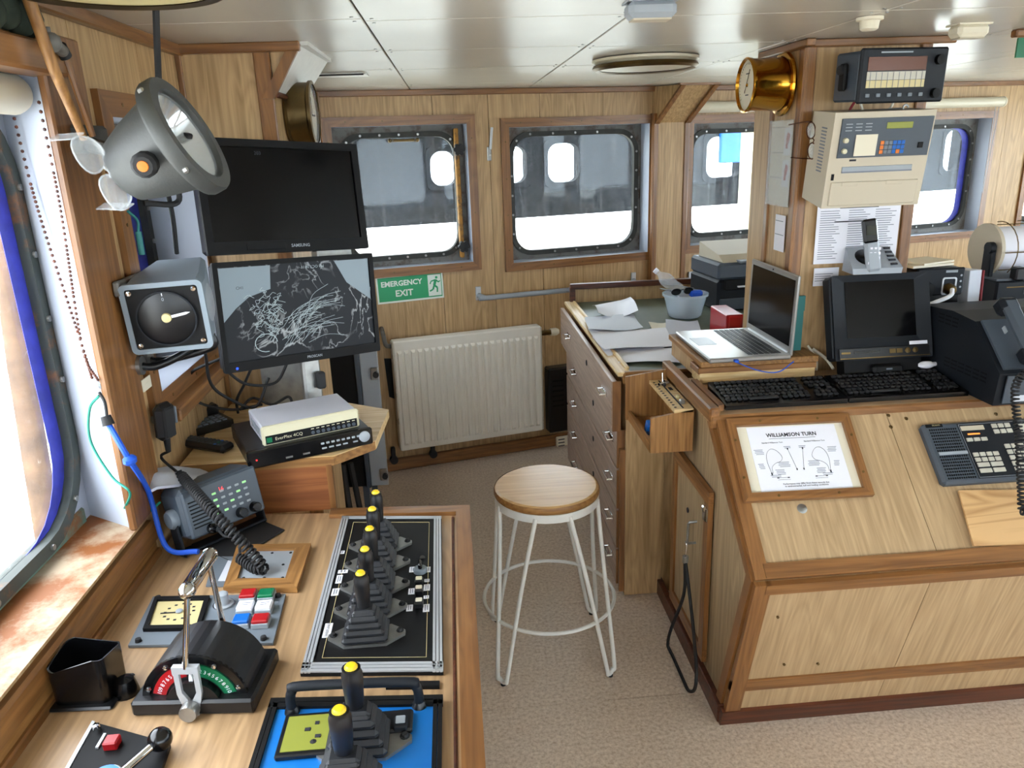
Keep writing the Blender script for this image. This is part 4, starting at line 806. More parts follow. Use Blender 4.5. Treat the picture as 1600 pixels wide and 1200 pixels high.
for t in (.6, 2.3, 4.0, 5.4): obj('rim_clip', MB().box((.119*math.cos(t), -.004, .119*math.sin(t)), (.012, .012, .012), .003), 'steel', sl)
side = (SLT.to_3x3().inverted()@Vector((.25, -.95, -.1))).normalized(); side.y = 0; side.normalize(); kc = side*.1+Vector((0, .055, 0))
kb_ = obj('tilt_knob', MB().lathe([(.024, 0), (.024, .018), (.018, .024), (0, .024)], kc, side, 12), 'rubber', sl); obj('knob_cap', MB().lathe([(0, .0265), (.010, .026), (.011, .023)], kc, side, 14), 'orange', kb_)
bk = SLT.inverted()@Xp(130, 222, LW+.02); obj('yoke_arm', MB().tube([kc-side*.006, kc-side*.004+(bk-kc)*.5, bk], [.016, .014, .016], 8), 'hammer_grey', sl)
obj('wall_bracket', MB().box(Xp(130, 218, LW+.018)+Vector((0, .02, 0)), (.03, .12, .05), .006), 'hammer_grey', sl, True)
tag(obj('lamp_cable', MB().tube(spline([Yp(243, -8, 1.5), Yp(245, 60, 1.52), Yp(248, 130, 1.56), Yp(252, 230, 1.68), Yp(280, 312, 1.7), Yp(225, 318, 1.65)], 10), .006, 8).tube(spline([Yp(262, 300, 1.68), Yp(270, 340, 1.72), Yp(276, 396, 1.75)], 6), .005, 8), 'rubber'), 'thick black cable running from the ceiling down behind the searchlight', 'cable')
# safety glasses hanging on the bracket
gt = thing('safety_glasses', 'clear plastic safety glasses hung on the searchlight bracket', 'glasses', fr(Xp(163, 272, LW+.10), 50, 0, 62))
for s in (-1, 1):
    lens = [Vector((s*(.036+.032*math.cos(a)), .012*math.cos(a)**2, .024*math.sin(a))) for a in [i*math.pi/9 for i in range(18)]]
    obj('lens', MB().slab(lens, (0, .002, 0)), 'clear_plastic', gt); obj('rim', MB().tube(lens, .0018, 6, closed=True), 'clear_plastic', gt)
    obj('temple', MB().box((s*.068, .055, .005), (.003, .1, .022), .001), 'clear_plastic', gt)
obj('bridge', MB().tube([(-.01, 0, .006), (0, -.003, .01), (.01, 0, .006)], .003, 6), 'clear_plastic', gt)
tag(obj('lanyard_hook', MB().tube(spline([Xp(200, 330, LW+.05), Xp(215, 345, LW+.05), Xp(216, 365, LW+.05)], 5), .003, 6).cyl(Xp(216, 362, LW+.05), Xp(222, 398, LW+.05), .006), 'teal_paint'), 'blue-handled tool hanging beside the indicator box', 'tool')
# rods in the top corner, head shelf clutter
tag(obj('wooden_stick', MB().tube([Xp(38, -20, LW+.06), Xp(85, 110, LW+.07), Xp(131, 216, LW+.06)], [.010, .009, .007], 10), 'oak_z'), 'long wooden stick leaning in the corner behind the searchlight bracket', 'stick')
rd = thing('clamp_rod', 'thin brown rod with a metal clamp on its end, beside the wooden stick', 'rod', Xp(145, 215, LW+.05)); obj('shaft', MB().tube([Xp(100, 85, LW+.04), Xp(145, 213, LW+.05)], .006, 8), 'trim_z', rd, True)
obj('clamp', MB().sphere(Xp(80, 66, LW+.05), .016, 12).cyl(Xp(80, 66, LW+.05), Xp(98, 80, LW+.05), .010).cyl(Xp(74, 42, LW+.05), Xp(78, 62, LW+.05), .004), 'old_steel', rd, True); obj('collar', MB().cyl(Xp(93, 72, LW+.045), Xp(102, 88, LW+.045), .011), 'rubber', rd, True)
jk = MB(); random.seed(5)
for i in range(13): jk.sphere((-.668+random.uniform(-.006, .006), .92+.042*i, 1.939+random.uniform(-.004, .004)), random.uniform(.03, .034), 12, sc=(.75, 1.15, .95))
tag(obj('rolled_jacket', jk, 'dark_green'), 'dark rolled-up jacket stuffed on the high shelf in the corner', 'jacket')
# roller blind with bead chains, cord stop, hooks and cords
bl = thing('roller_blind', 'rolled white blind above the left window with two bead chains', 'blind', (-.735, 1.0, 1.83))
obj('roll', MB().lathe([(0, -.5), (.03, -.5), (.034, -.49), (.034, .455), (.03, .468), (0, .468)], (0, 0, 0), (0, 1, 0), 24), 'light_cream', bl)
def beads(pts):
    mb = MB(); P = spline(pts, 12); acc = 0
    for a, b in zip(P[:-1], P[1:]):
        L = (b-a).length; n = max(1, int(L/.0075))
        for i in range(n): mb.sphere(a.lerp(b, i/n), .0034, 6)
    return mb
def jb(px, py, off=.012): return Pp(px, py, (-.685-off*.6, 1.46-off*.8, 0), (.59, .81, 0))
tag(obj('bead_chain', beads([jb(19, 172), jb(60, 330), jb(125, 530), jb(145, 595)]), 'dark_trim'), 'left brown bead chain hanging from the roller blind', 'chain', 'blind chains'); tag(obj('bead_chain', beads([jb(61, 160), jb(95, 330), jb(128, 540), jb(155, 598)]), 'dark_trim'), 'right brown bead chain hanging from the roller blind', 'chain', 'blind chains')
c_ = jb(152, 612); ck = thing('chain_tensioner', 'clear plastic chain tensioner on the white window jamb', 'clip', c_); obj('body', MB().box((0, 0, 0), (.012, .026, .045), .004), 'clear_plastic', ck); obj('wheel', MB().cyl((.004, .006, .012), (.009, .006, .012), .008), 'grey_light', ck)
bc = thing('bungee_cord', 'bright blue bungee cord with black hook and a knot by the post', 'cord', jb(170, 660, .03)); A_, B_ = jb(168, 660, .03), Yp(232, 768, 1.52)
obj('strap', MB().tube(spline([A_, jb(200, 715, .03), B_, Yp(260, 855, 1.49), Yp(310, 862, 1.47)], 8), .0055, 8), 'blue_cord', bc, True); obj('knot', MB().sphere(jb(203, 719, .03), .013, 10, sc=(1, 1.2, .8)), 'blue_cord', bc, True)
obj('hook', MB().tube(spline([A_, jb(164, 630, .03), jb(155, 613, .03)], 6), .003, 6), 'rubber', bc, True); obj('hook_sleeve', MB().cyl(jb(165, 650, .03), jb(170, 664, .03), .009, .011), 'rubber', bc, True)
tag(obj('green_string', MB().tube(spline([jb(155, 618, .03), jb(140, 640, .03), jb(142, 690, .03), jb(175, 745, .03), jb(203, 770, .03), Yp(195, 800, 1.5), Yp(230, 800, 1.52), Yp(250, 785, 1.55)], 10), .0025, 6), 'teal_cord'), 'thin teal string dangling from the chain tensioner to the radio', 'string')
# ================================================================== RIGHT CONSOLE
CT = .94
def sw(mb, n, m, p): return obj(n, mb, m, p, world=True)
X0, X1 = .738, 2.6
KZ, KY, FY, TY = .595, 1.715, 1.89, 2.09
rc = thing('navigation_console', 'oak veneer navigation console with sloping front and darker wooden edges', 'console', (1.5, 2.2, 0))
prof = [(FY+.01, 0), (KY+.01, KZ), (TY+.006, CT-.03), (2.44, CT-.03), (2.44, 0)]
sw(MB().slab([(X0+.004, y, z) for y, z in prof], (X1-X0, 0, 0)), 'carcass', 'door_veneer', rc)
def face(x0, x1, z0, z1, n='front_panel', m='console_yz', th=.008):
    """panel on the front, z0..z1 on the lower (leaning out) or the upper (leaning back) slope"""
    y = lambda z: FY+(KY-FY)*z/KZ if z1 <= KZ+.001 else KY+(TY-KY)*(z-KZ)/(CT-KZ)
    d = Vector((0, -.96, -.28)) if z1 <= KZ+.001 else Vector((0, -.68, .73))
    return sw(MB().slab([Vector((x0, y(z0)+.01, z0)), Vector((x1, y(z0)+.01, z0)), Vector((x1, y(z1)+.01, z1)), Vector((x0, y(z1)+.01, z1))], d*th), n, m, rc)
for x0, x1 in ((.775, 1.252), (1.254, 1.95), (1.952, 2.6)):
    face(x0, x1, KZ+.03, CT-.03); face(x0-.02, x1-.02, .2, KZ-.03); face(x0-.035, x1-.035, .065, .155)
face(X0+.03, X1, KZ-.035, KZ-.001, 'edge_strip', 'trim_x', .018); face(X0+.03, X1, KZ+.0, KZ+.028, 'edge_strip', 'trim_x', .018)
face(X0, X1, .155, .2, 'edge_strip', 'trim_x', .015); face(X0-.01, X1, 0, .065, 'plinth', 'dark_trim', .02)
face(X0, X0+.045, .065, KZ-.001, 'corner_strip', 'trim_yz', .016); face(X0, X0+.04, KZ+.0, CT-.025, 'corner_strip', 'trim_yz', .016)
sw(MB().box((X0-.004, 2.26, .033), (.022, .74, .065), .003), 'plinth', 'dark_trim', rc)
sw(MB().slab([(X0-.006, y, z) for y, z in ((FY+.006, .066), (KY+.012, KZ), (KY+.05, KZ), (FY+.045, .066))], (.012, 0, 0)), 'corner_strip', 'trim_yz', rc)
sw(MB().slab([(X0-.006, y, z) for y, z in ((KY+.012, KZ), (TY+.004, CT-.03), (TY+.05, CT-.03), (KY+.055, KZ))], (.012, 0, 0)), 'corner_strip', 'trim_yz', rc)
sw(MB().slab([(X0-.012, TY-.02, CT-.03), (X1, TY-.02, CT-.03), (X1, 2.44, CT-.03), (X0-.012, 2.44, CT-.03)], (0, 0, .03)), 'worktop', 'desk_x', rc)
sw(MB().box(((X0+X1)/2-.006, TY-.012, CT-.022), (X1-X0+.02, .03, .043), .005), 'edge_strip', 'trim_x', rc); sw(MB().box((X0-.004, 2.33, CT+.0), (.032, .53, .045), .005), 'edge_strip', 'trim_y', rc)
sw(MB().slab([(X0+.014, 2.09, CT+.001), (X0+.034, 2.1, CT+.001), (X0+.034, 2.36, CT+.001), (X0+.014, 2.36, CT+.001)], (0, 0, .02)), 'inner_strip', 'trim_y', rc)
sc = MB()
for px, py in ((1193, 882), (1313, 879), (1441, 872), (1388, 650), (1392, 668), (1416, 655), (1472, 870), (1556, 648)):
    p = Pp(px, py, (0, KY, KZ), (0, -.345, .375)); sc.lathe([(0, .004), (.004, .003), (.006, 0)], p+Vector((0, -.0, .002)), (0, -.68, .73), 8)
sw(sc, 'screw', 'old_brass', rc); sc = MB()
for px, py in ((1225, 1038), (1278, 1037), (1215, 964)):
    p = Pp(px, py, (0, FY, 0), (0, 1, .294)); sc.cyl(p, p+Vector((0, -.003, 0)), .004, n=8)
sw(sc, 'screw', 'old_brass', rc)
fl_ = Pp(1253, 795, (0, KY, KZ), (0, -.345, .375)); sw(MB().lathe([(0, .006), (.008, .005), (.014, .002), (.014, 0)], fl_, (0, -.68, .73), 16), 'cabinet_lock', 'steel', rc)
# plywood patch beside the intercom
SLP = lambda px, py: Pp(px, py, (0, KY, KZ), (0, -.345, .375))
nS = Vector((0, -.677, .736))
tag(obj('plywood_patch', MB().slab([SLP(1493, 770)+nS*.012, SLP(1640, 768)+nS*.012, SLP(1660, 852)+nS*.012, SLP(1516, 856)+nS*.012], nS*.006), 'ply'), 'pale plywood patch screwed on the sloping front under the intercom', 'panel')
# side door in a wooden frame with latch, handle and hanging bungee
dr = thing('cabinet_door', 'narrow veneer door in a wooden frame on the console side, chrome latch', 'door', (X0, 2.28, 0)); XD = X0-.001
def side(y0, y1, z0, z1, th, n, m, p=dr, x=XD): return sw(MB().slab([(x, y0, z0), (x, y1, z0), (x, y1, z1), (x, y0, z1)], (-th, 0, 0)), n, m, p)
side(2.07, 2.41, .14, .69, .008, 'leaf', 'door_veneer')
side(2.05, 2.43, .655, .70, .016, 'frame_board', 'trim_y'); side(2.05, 2.43, .10, .145, .016, 'frame_board', 'trim_y'); side(2.05, 2.09, .145, .655, .016, 'frame_board', 'trim_z'); side(2.395, 2.43, .145, .655, .016, 'frame_board', 'trim_z')
c_ = Xp(1102, 803, XD-.02); sw(MB().box(c_, (.012, .03, .045), .004).box(c_+Vector((-.006, -.004, .02)), (.012, .016, .02), .003), 'latch', 'chrome', dr)
a_, b_ = Xp(1088, 815, XD-.01), Xp(1086, 848, XD-.01)
sw(MB().tube([a_+Vector((.01, 0, 0)), a_+Vector((-.022, 0, 0)), a_+Vector((-.026, 0, -.006)), b_+Vector((-.026, 0, .006)), b_+Vector((-.022, 0, 0)), b_+Vector((.01, 0, 0))], .0045, 8), 'pull_handle', 'steel', dr)
sw(MB().cyl(Xp(1075, 797, XD-.008), Xp(1075, 797, XD-.008)+Vector((-.003, 0, 0)), .009), 'keyhole', 'ink', dr)
bg_ = thing('black_bungee', 'doubled black bungee cord hooked on the console door handle', 'cord', b_); hk = b_+Vector((-.03, 0, -.002)); sl_ = hk+Vector((0, .0, -.045))
sw(MB().tube(spline([hk+Vector((.002, .006, .004)), hk+Vector((-.002, 0, .008)), hk+Vector((0, -.008, -.002)), sl_], 6), .0025, 8), 'hook', 'chrome', bg_); sw(MB().cyl(sl_, sl_+Vector((0, 0, -.022)), .010), 'crimp', 'steel', bg_)
lo = .675; fz = lambda v: Vector((v.x, v.y, max(v.z, .008)))
sw(MB().tube([fz(v) for v in spline([sl_+Vector((0, .004, -.02)), Xp(1068, 930, .70), Xp(1044, 1000, lo), Xp(1052, 1050, lo), Xp(1078, 1080, lo), Xp(1088, 1060, lo), Xp(1083, 980, .695), sl_+Vector((0, -.004, -.02))], 10)], .0055, 10), 'strap', 'rubber', bg_)
# pencil box on the console side
pb = thing('pencil_box', 'open wooden pencil box fixed to the console side with pegged rail', 'box', (.66, 2.36, .76)); xb0, xb1, yb0, yb1, zb0 = .585, .722, 2.225, 2.54, .765
sw(MB().slab([(xb1, yb0, zb0), (xb1, yb0, .905), (xb0, yb0, .882), (xb0, yb0, zb0)], (0, .01, 0)), 'end_board', 'oak_z', pb); sw(MB().slab([(xb1, yb1, zb0), (xb1, yb1, .945), (xb0-.01, yb1, .925), (xb0-.01, yb1, zb0)], (0, .01, 0)), 'end_board', 'oak_z', pb)
sw(MB().box((xb0+.005, (yb0+yb1)/2, .782), (.01, yb1-yb0-.002, .034)), 'front_lip', 'oak_y', pb); sw(MB().box(((xb0+xb1)/2, (yb0+yb1)/2, zb0+.005), (xb1-xb0-.02, yb1-yb0-.002, .01)), 'floor_board', 'oak_y', pb); sw(MB().box((xb1-.004, (yb0+yb1)/2, .83), (.008, yb1-yb0-.002, .12)), 'back_board', 'oak_y', pb)
pr_ = sw(MB().box((.69, (yb0+yb1)/2, .902), (.062, yb1-yb0, .012)), 'peg_rail', 'pale_x', pb); hl = MB()
for i in range(12): hl.cyl((.668, yb0+.02+i*.024, .908), (.668, yb0+.02+i*.024, .9088), .0045, n=10)
hl.box((.69, (yb0+yb1)/2, .9084), (.005, yb1-yb0-.02, .001)).box((.705, (yb0+yb1)/2+.05, .9084), (.012, .03, .001)); sw(hl, 'peg_hole', 'ink', pr_)
tag(obj('eraser_block', MB().box((.612, 2.36, .80), (.016, .03, .05), .002, R=Matrix.Rotation(.5, 3, 'X')).box((.618, 2.36, .80), (.006, .026, .046), R=Matrix.Rotation(.5, 3, 'X')), 'blue'), 'bright blue eraser block standing in the pencil box', 'eraser')
random.seed(9); cw = MB()
for i in range(8): cw.sphere((.645+random.uniform(-.01, .01), 2.31+random.uniform(-.02, .02), .80+random.uniform(-.01, .012)), random.uniform(.014, .02), 8)
tag(obj('crumpled_wrapper', cw, 'lilac_white'), 'crumpled silvery wrapper lying in the pencil box', 'wrapper')
dv_ = thing('drawing_compass', 'chrome drawing compass lying on the peg rail', 'compass', (.69, 2.47, .91)); sw(MB().tube([(.672, 2.46, .916), (.71, 2.475, .916)], .006, 8), 'leg', 'chrome', dv_); sw(MB().tube([(.70, 2.5, .916), (.688, 2.44, .918)], .004, 8), 'leg', 'rubber', dv_); sw(MB().cyl((.69, 2.478, .916), (.69, 2.485, .95), .003), 'stem', 'chrome', dv_)
sp2 = thing('metal_sharpener', 'small steel sharpener on the peg rail near its front end', 'sharpener', (.698, 2.28, .909)); sw(MB().box((.698, 2.275, .916), (.018, .022, .014), .004), 'body', 'steel', sp2); sw(MB().sphere((.697, 2.32, .917), .009, 10, sc=(1, 1.5, .8)), 'screw_cap', 'gold_face', sp2)
# framed notice
def slope_frame(px, py): return basis(SLP(px, py)+nS*.002, (1, 0, 0), -nS, (0, .736, .677))
WT = slope_frame(1243, 718); wf = thing('williamson_notice', 'wood-framed white notice with manoeuvre diagrams on the sloping console front', 'notice', WT); hw, hh = .183, .128
WT2 = WT@Matrix.Translation((0, -.008, 0)); wf.matrix_world = WT2@Matrix.Rotation(math.radians(1.0), 4, 'Y'); bpy.context.view_layer.update()
frame_strips(wf, -hw, hw, -hh, hh, .024, .016, 'frame_board', ('trim_x', 'trim_z'))
obj('backing', MB().box((0, -.002, 0), (2*hw-.04, .003, 2*hh-.04)), 'paper_warm', wf); ps_ = obj('sheet', MB().box((.004, -.0045, 0), (.262, .001, .2)), 'paper', wf); Y_ = -.0052
text('lettering', 'WILLIAMSON TURN', .0165, 'ink', ps_, (.0, Y_, .072), bold=.0004)
obj('underline', MB().box((0, Y_, .0615), (.137, .0004, .001)), 'ink', ps_)
for sx, nm in ((-1, 'Standard Williamson Turn'), (1, 'Standard Williamson Turn')): text('lettering', nm, .0058, 'ink', ps_, (sx*.062, Y_, .049), bold=.0001)
text('lettering', 'Performance may differ from these records due\nto environmental, hull and loading conditions', .0068, 'ink', ps_, (.005, Y_, -.083), bold=.0001)
for sx in (-1, 1):
    f = lambda a, b: (sx*a, Y_-.0002, b); d = MB()
    d.tube(spline([f(.085, -.046), f(.09, -.01), f(.086, .015), f(.072, .029), f(.056, .024), f(.044, .005), f(.05, -.009), f(.068, -.016), f(.08, -.028), f(.081, -.046)], 6), .0005, 4)
    d.tube([f(.022, .028), f(.010, -.036)], .0005, 4); d.tube([f(.07, -.06), f(.04, -.06)], .0005, 4); d.tube([f(.072, -.066), f(.036, -.066)], .0004, 4)
    for (a, b, c, e) in ((.022, .028, .0035, .006), (.010, -.036, .0035, .006), (.085, -.047, .004, .008), (.04, -.06, .006, .003), (.07, -.06, .006, .003)): d.box(f(a, b), (c, .0004, e))
    obj('diagram', d, 'ink', ps_); tx = MB()
    for (a, b, wd, k) in ((.108, .028, .026, 4), (.11, -.016, .016, 4), (.045, -.013, .034, 4), (.06, -.036, .026, 4), (.075, -.052, .03, 2), (.022, .035, .02, 2)):
        for i in range(k): tx.box(f(a-.001*i, b-.0045*i), (wd*(1-.12*(i % 2)), .0003, .0016))
    obj('print', tx, 'ink_grey', ps_)
# intercom / DSC unit
IT = basis(SLP(1548, 708)+nS*.012, (1, 0, 0), -nS, (0, .736, .677)); it = thing('intercom_panel', 'grey intercom panel with perforated speaker and pale keypad on sloping front', 'intercom', IT)
obj('body', MB().box((.02, .0, 0), (.42, .03, .19), .008), 'grey_case', it); obj('face_plate', MB().box((.065, -.0155, 0), (.3, .003, .172)), 'navy_plastic', it); gr = MB()
for i in range(13):
    for j in range(17):
        if 8 <= j <= 8: continue
        gr.box((-.172+.0065*i, -.0155, -.08+.0095*j), (.0035, .002, .0052))
so = obj('speaker_grille', gr, 'matte_black', it); so['kind'] = 'stuff'
obj('name_strip', MB().box((-.13, -.0165, -.004), (.085, .002, .009)), 'grey_light', it); obj('maker_badge', MB().box((-.155, -.0165, .085), (.05, .002, .010)), 'matte_black', it)
text('lettering', 'SKANTI', .007, 'gold_face', it, (-.15, -.0178, .085))
obj('display', MB().box((-.045, -.0175, .07), (.07, .002, .014)), 'beige_plastic', it); obj('lamp_strip', MB().box((-.048, -.0175, .051), (.036, .002, .004)), 'led_orange', it); obj('border_line', MB().tube([(-.083, -.0172, .083), (.21, -.0172, .083)], .0006, 4).tube([(-.083, -.0172, .083), (-.083, -.0172, -.083), (.21, -.0172, -.083)], .0006, 4), 'grey_light', it)
def key(x, z, w_, h_): obj('key', MB().box((x, -.0185, z), (w_, .004, h_), .001), 'key_grey', it)
for i in range(3): key(-.068+.022*i, .033, .018, .011)
for r in range(2):
    for i in range(3): key(.022+.02*i, .072-.018*r, .016, .013)
    for i in range(4): key(-.068+.02*i, -.014-.016*r, .016, .012)
    for i in range(2): key(-.058+.04*i, -.046-.018*r, .035, .013)
for r in range(5):
    for i in range(3): key(.035+.02*i, .006-.018*r, .016, .013)
key(.12, .06, .05, .025); key(.12, .02, .05, .02)
# keyboards on the console top
kme = MB().box((0, 0, 0), (.0165, .0165, .008), .003).mesh('key', 'key_black')
def keyboard(label, A, Bx, ang):
    """A: front left corner on the worktop, width along x"""
    T = fr((A[0], A[1], CT+.001), ang)@Matrix.Diagonal((.9, 1, 1, 1)); k = thing('computer_keyboard', label, 'keyboard', T, 'black keyboards on the console'); W2 = .415
    obj('case', MB().add([(0, 0, 0), (W2, 0, 0), (W2, .17, 0), (0, .17, 0), (0, 0, .014), (W2, 0, .014), (W2, .17, .036), (0, .17, .036)], [(0, 3, 2, 1), (4, 5, 6, 7), (0, 1, 5, 4), (1, 2, 6, 5), (2, 3, 7, 6), (3, 0, 4, 7)]), 'gloss_black', k)
    R = Matrix.Rotation(math.atan2(.022, .17), 4, 'X')
    for r in range(6):
        for c in range(20):
            if c in (15,) or (r == 0 and 4 < c < 10) or (r in (2,) and 15 < c < 19 and c != 17): continue
            o = bpy.data.objects.new('key', kme); COL.objects.link(o); o.parent = k
            y = .034+.0215*r+(.008 if r == 5 else 0); z = .014+.022*y/.17+.004
            o.matrix_local = Matrix.Translation((.02+.0195*c+(.004 if r % 2 else 0), y, z))@R
    obj('space_bar', MB().box((.145, .034, .0225), (.095, .0165, .008), .003), 'key_black', k)
    obj('legend', (lambda m: [m.box((.0165+.0195*c, .036+.0215*r, .0235+.00278*r), (.004, .004, .0006)) for r in range(1, 5) for c in range(14)] and m)(MB()), 'grey_light', k)['kind'] = 'stuff'
keyboard('black keyboard on the console nearest to the laptop', (.778, 2.10), None, 0); keyboard('black keyboard in front of the boxy radar monitor', (1.157, 2.10), None, 0)
# laptop and its stand
ls = thing('laptop_stand', 'low wooden box on the console under the open laptop', 'stand', (.98, 2.5, CT)); PZ = 1.02
sw(MB().box((.975, 2.405, .986), (.4, .09, .022), .002), 'front_board', 'trim_x', ls); sw(MB().box((.975, 2.4, .961), (.39, .085, .034), .002), 'lower_board', 'pale_x', ls); sw(MB().box((.798, 2.55, .98), (.014, .36, .075), .002), 'side_board', 'veneer_z', ls); sw(MB().box((.98, 2.55, 1.009), (.395, .39, .02), .002), 'top_board', 'oak_y', ls)
LZ = PZ; lt = thing('open_laptop', 'open silver laptop with dark screen facing the chart table', 'laptop', basis((1.075, 2.52, LZ), (0, -1, 0), (1, 0, 0), (0, 0, 1)))
obj('base', MB().box((0, -.14, .009), (.39, .272, .016), .004), 'laptop_silver', lt); obj('underside', MB().box((0, -.14, .003), (.38, .265, .006)), 'black_plastic', lt)
lid = obj('lid', MB().box((0, .0, .142), (.392, .008, .26), .003, R=Matrix.Rotation(-.03, 3, 'X')), 'laptop_silver', lt); obj('screen', MB().box((0, -.0046, .147), (.352, .001, .215), R=Matrix.Rotation(-.03, 3, 'X')), 'screen_black', lid); obj('webcam', MB().cyl((0, -.001, .263), (0, -.003, .263), .003, n=8), 'ink', lid); text('lettering', 'acer', .013, 'grey_light', lid, (0, -.0085, .025))
obj('hinge', MB().cyl((-.17, -.006, .016), (.17, -.006, .016), .007), 'alu', lt); obj('touchpad', MB().box((-.03, -.225, .0174), (.1, .065, .001)), 'alu', lt); obj('key_well', MB().box((0, -.085, .0172), (.35, .115, .0008)), 'laptop_silver', lt); lk = MB()
for r in range(6):
    for c in range(19): lk.box((-.165+.0183*c, -.132+.019*r, .0182), (.015, .015, .002), .0006)
obj('key', lk, 'key_black', lt)['kind'] = 'stuff'; obj('usb_plug', MB().box((.2, -.19, .008), (.018, .014, .008), .001), 'blue_cord', lt)
tag(obj('blue_usb_cable', MB().tube(spline([Zp(1150, 566, 1.02), Zp(1180, 575, 1.0)+Vector((0, -.03, 0)), Zp(1210, 577, 1.0)+Vector((0, -.03, 0)), Zp(1240, 565, 1.02)], 8), .002, 6), 'blue_cord'), 'thin blue cable looping in front of the laptop stand', 'cable')
# radar / plotter monitor
PM = fr((1.365, 2.335, 1.145), 0, 17); pmn = thing('plotter_monitor', 'boxy black plotter monitor with blank screen and knob strip below', 'monitor', PM); mw, mh = .325, .275
obj('housing', MB().box((0, .035, 0), (mw, .06, mh), .01), 'navy_plastic', pmn); obj('bezel', MB().ring(rrect(-mw/2, mw/2, -mh/2, mh/2, .006, -.006, 2), rrect(-.115, .115, -.065, .115, .003, .004, 2), (0, .01, 0)), 'navy_plastic', pmn)
obj('screen', MB().box((0, .0035, .025), (.232, .003, .182)), 'screen_black', pmn); cs = obj('control_strip', MB().box((.0, -.008, -.115), (.3, .006, .032), .001), 'black_plastic', pmn)
for x in (.075, .1): obj('knob', MB().lathe([(.009, 0), (.009, .004), (0, .005)], (x, -.0105, -.113), (0, -1, 0), 14), 'old_brass', cs)
for x in (.025, .048): obj('key', MB().box((x, -.0115, -.113), (.02, .002, .014)), 'old_brass', cs)
obj('slot', MB().box((-.06, -.0115, -.112), (.085, .002, .007)), 'gloss_black', cs); obj('gilt_line', MB().box((0, -.0115, -.131), (.3, .001, .003)), 'old_brass', cs); obj('maker_strip', MB().box((-.13, -.0115, -.113), (.03, .001, .006)), 'old_brass', cs)
obj('asset_label', MB().box((.115, -.0075, -.09), (.06, .001, .011)), 'paper', pmn)
obj('foot', MB().box((0, .03, -.152), (.26, .07, .07), .01).box((.0, -.0, -.17), (.1, .06, .03), .008), 'matte_black', pmn); obj('maker_mark', MB().box((0, -.031, -.17), (.02, .001, .005)), 'grey_mid', pmn)
tag(obj('white_power_lead', MB().tube(spline([Yp(1468, 535, 2.36), Yp(1478, 552, 2.34), Yp(1470, 566, 2.30), Yp(1450, 570, 2.28)], 8), .007, 8).sphere(Yp(1447, 570, 2.28), .018, 10, sc=(1.6, .8, .7)), 'paper'), 'white power lead with plug beside the plotter monitor', 'cable')
tag(obj('white_cable_pair', MB().tube(spline([Yp(1270, 545, 2.44), Yp(1290, 560, 2.42), Yp(1302, 576, 2.38)], 8), .005, 8).tube(spline([Yp(1262, 540, 2.44), Yp(1275, 560, 2.42), Yp(1276, 578, 2.38)], 8), .004, 8), 'paper_warm'), 'two cream cables dropping between laptop and plotter monitor', 'cable')
tag(obj('teal_folder', MB().box((1.135, 2.437, 1.07), (.03, .01, .2)).box((1.135, 2.436, 1.18), (.034, .012, .05)), 'teal_paint'), 'teal plastic folder squeezed beside the laptop screen', 'folder')
# cordless phone on top of it
ph = thing('cordless_phone', 'silver and black cordless phone upright in its charging base', 'telephone', fr((1.345, 2.395, 1.282), -4)); obj('base', MB().add([(-.075, -.045, 0), (.08, -.045, 0), (.08, .04, 0), (-.075, .04, 0), (-.078, -.045, .018), (.083, -.045, .018), (.07, .04, .075), (-.07, .04, .075)], [(0, 3, 2, 1), (4, 5, 6, 7), (0, 1, 5, 4), (1, 2, 6, 5), (2, 3, 7, 6), (3, 0, 4, 7)]), 'grey_light', ph)
obj('cradle', MB().lathe([(0, .003), (.036, .003), (.04, 0)], (-.015, 0, .047), (0, -.55, .83), 20), 'gloss_black', ph)
for i in range(5): obj('button', MB().box((.058, -.035+.015*i, .029+.0105*i), (.022, .007, .004), .001, R=Matrix.Rotation(.6, 3, 'X')), 'ink', ph)
hs2 = obj('handset', MB().box((-.018, -.028, .088), (.047, .022, .165), .008, R=Matrix.Rotation(-.18, 3, 'X')@Matrix.Rotation(-.12, 3, 'Y')), 'grey_light', ph); obj('handset_top', MB().box((-.028, -.03, .135), (.047, .018, .075), .006, R=Matrix.Rotation(-.18, 3, 'X')@Matrix.Rotation(-.12, 3, 'Y')), 'gloss_black', hs2); hkm = MB()
for r in range(4):
    for c in range(3): hkm.box((-.026+.013*c-.0015*r*-1, -.0455+.002*r, .035+.015*r), (.009, .003, .009), .001)
obj('key', hkm, 'paper', hs2); obj('handset_screen', MB().box((-.028, -.0402, .138), (.03, .002, .03), R=Matrix.Rotation(-.18, 3, 'X')), 'lcd_dark', hs2)
# notices on the column
def sheet(name, label, c, w_, h_, face='y', lines=0, m='paper', blocks=(), cat='notice'):
    T = fr(c, 0 if face == 'y' else -90); t = thing(name, label, cat, T); obj('sheet', MB().box((0, -.001, 0), (w_, .0012, h_)), m, t); mb = MB(); random.seed(len(label))
    for i in range(lines):
        z = h_/2-.02-(h_-.03)*i/max(1, lines)
        for (a, b) in blocks or ((-.45, .45),): wd = (b-a)*w_*random.uniform(.6, 1); mb.box((a*w_+wd/2, -.002, z), (wd, .0004, .0022))
    if lines: obj('print', mb, 'ink_grey', t)
    return t
ns = sheet('procedure_notice', 'large printed procedure sheet on the column behind the cordless phone', (1.318, 2.452, 1.4), .28, .19, lines=22, blocks=((-.46, -.2), (-.12, .15), (.2, .46))); obj('heading_bar', MB().box((0, -.0018, .087), (.13, .0006, .009)), 'ink', ns); obj('heading_bar', MB().box((-.01, -.0018, .04), (.14, .0006, .004)), 'ink', ns)
sheet('small_notice', 'smaller paper slip below the large procedure sheet', (1.225, 2.451, 1.262), .085, .06, lines=4)
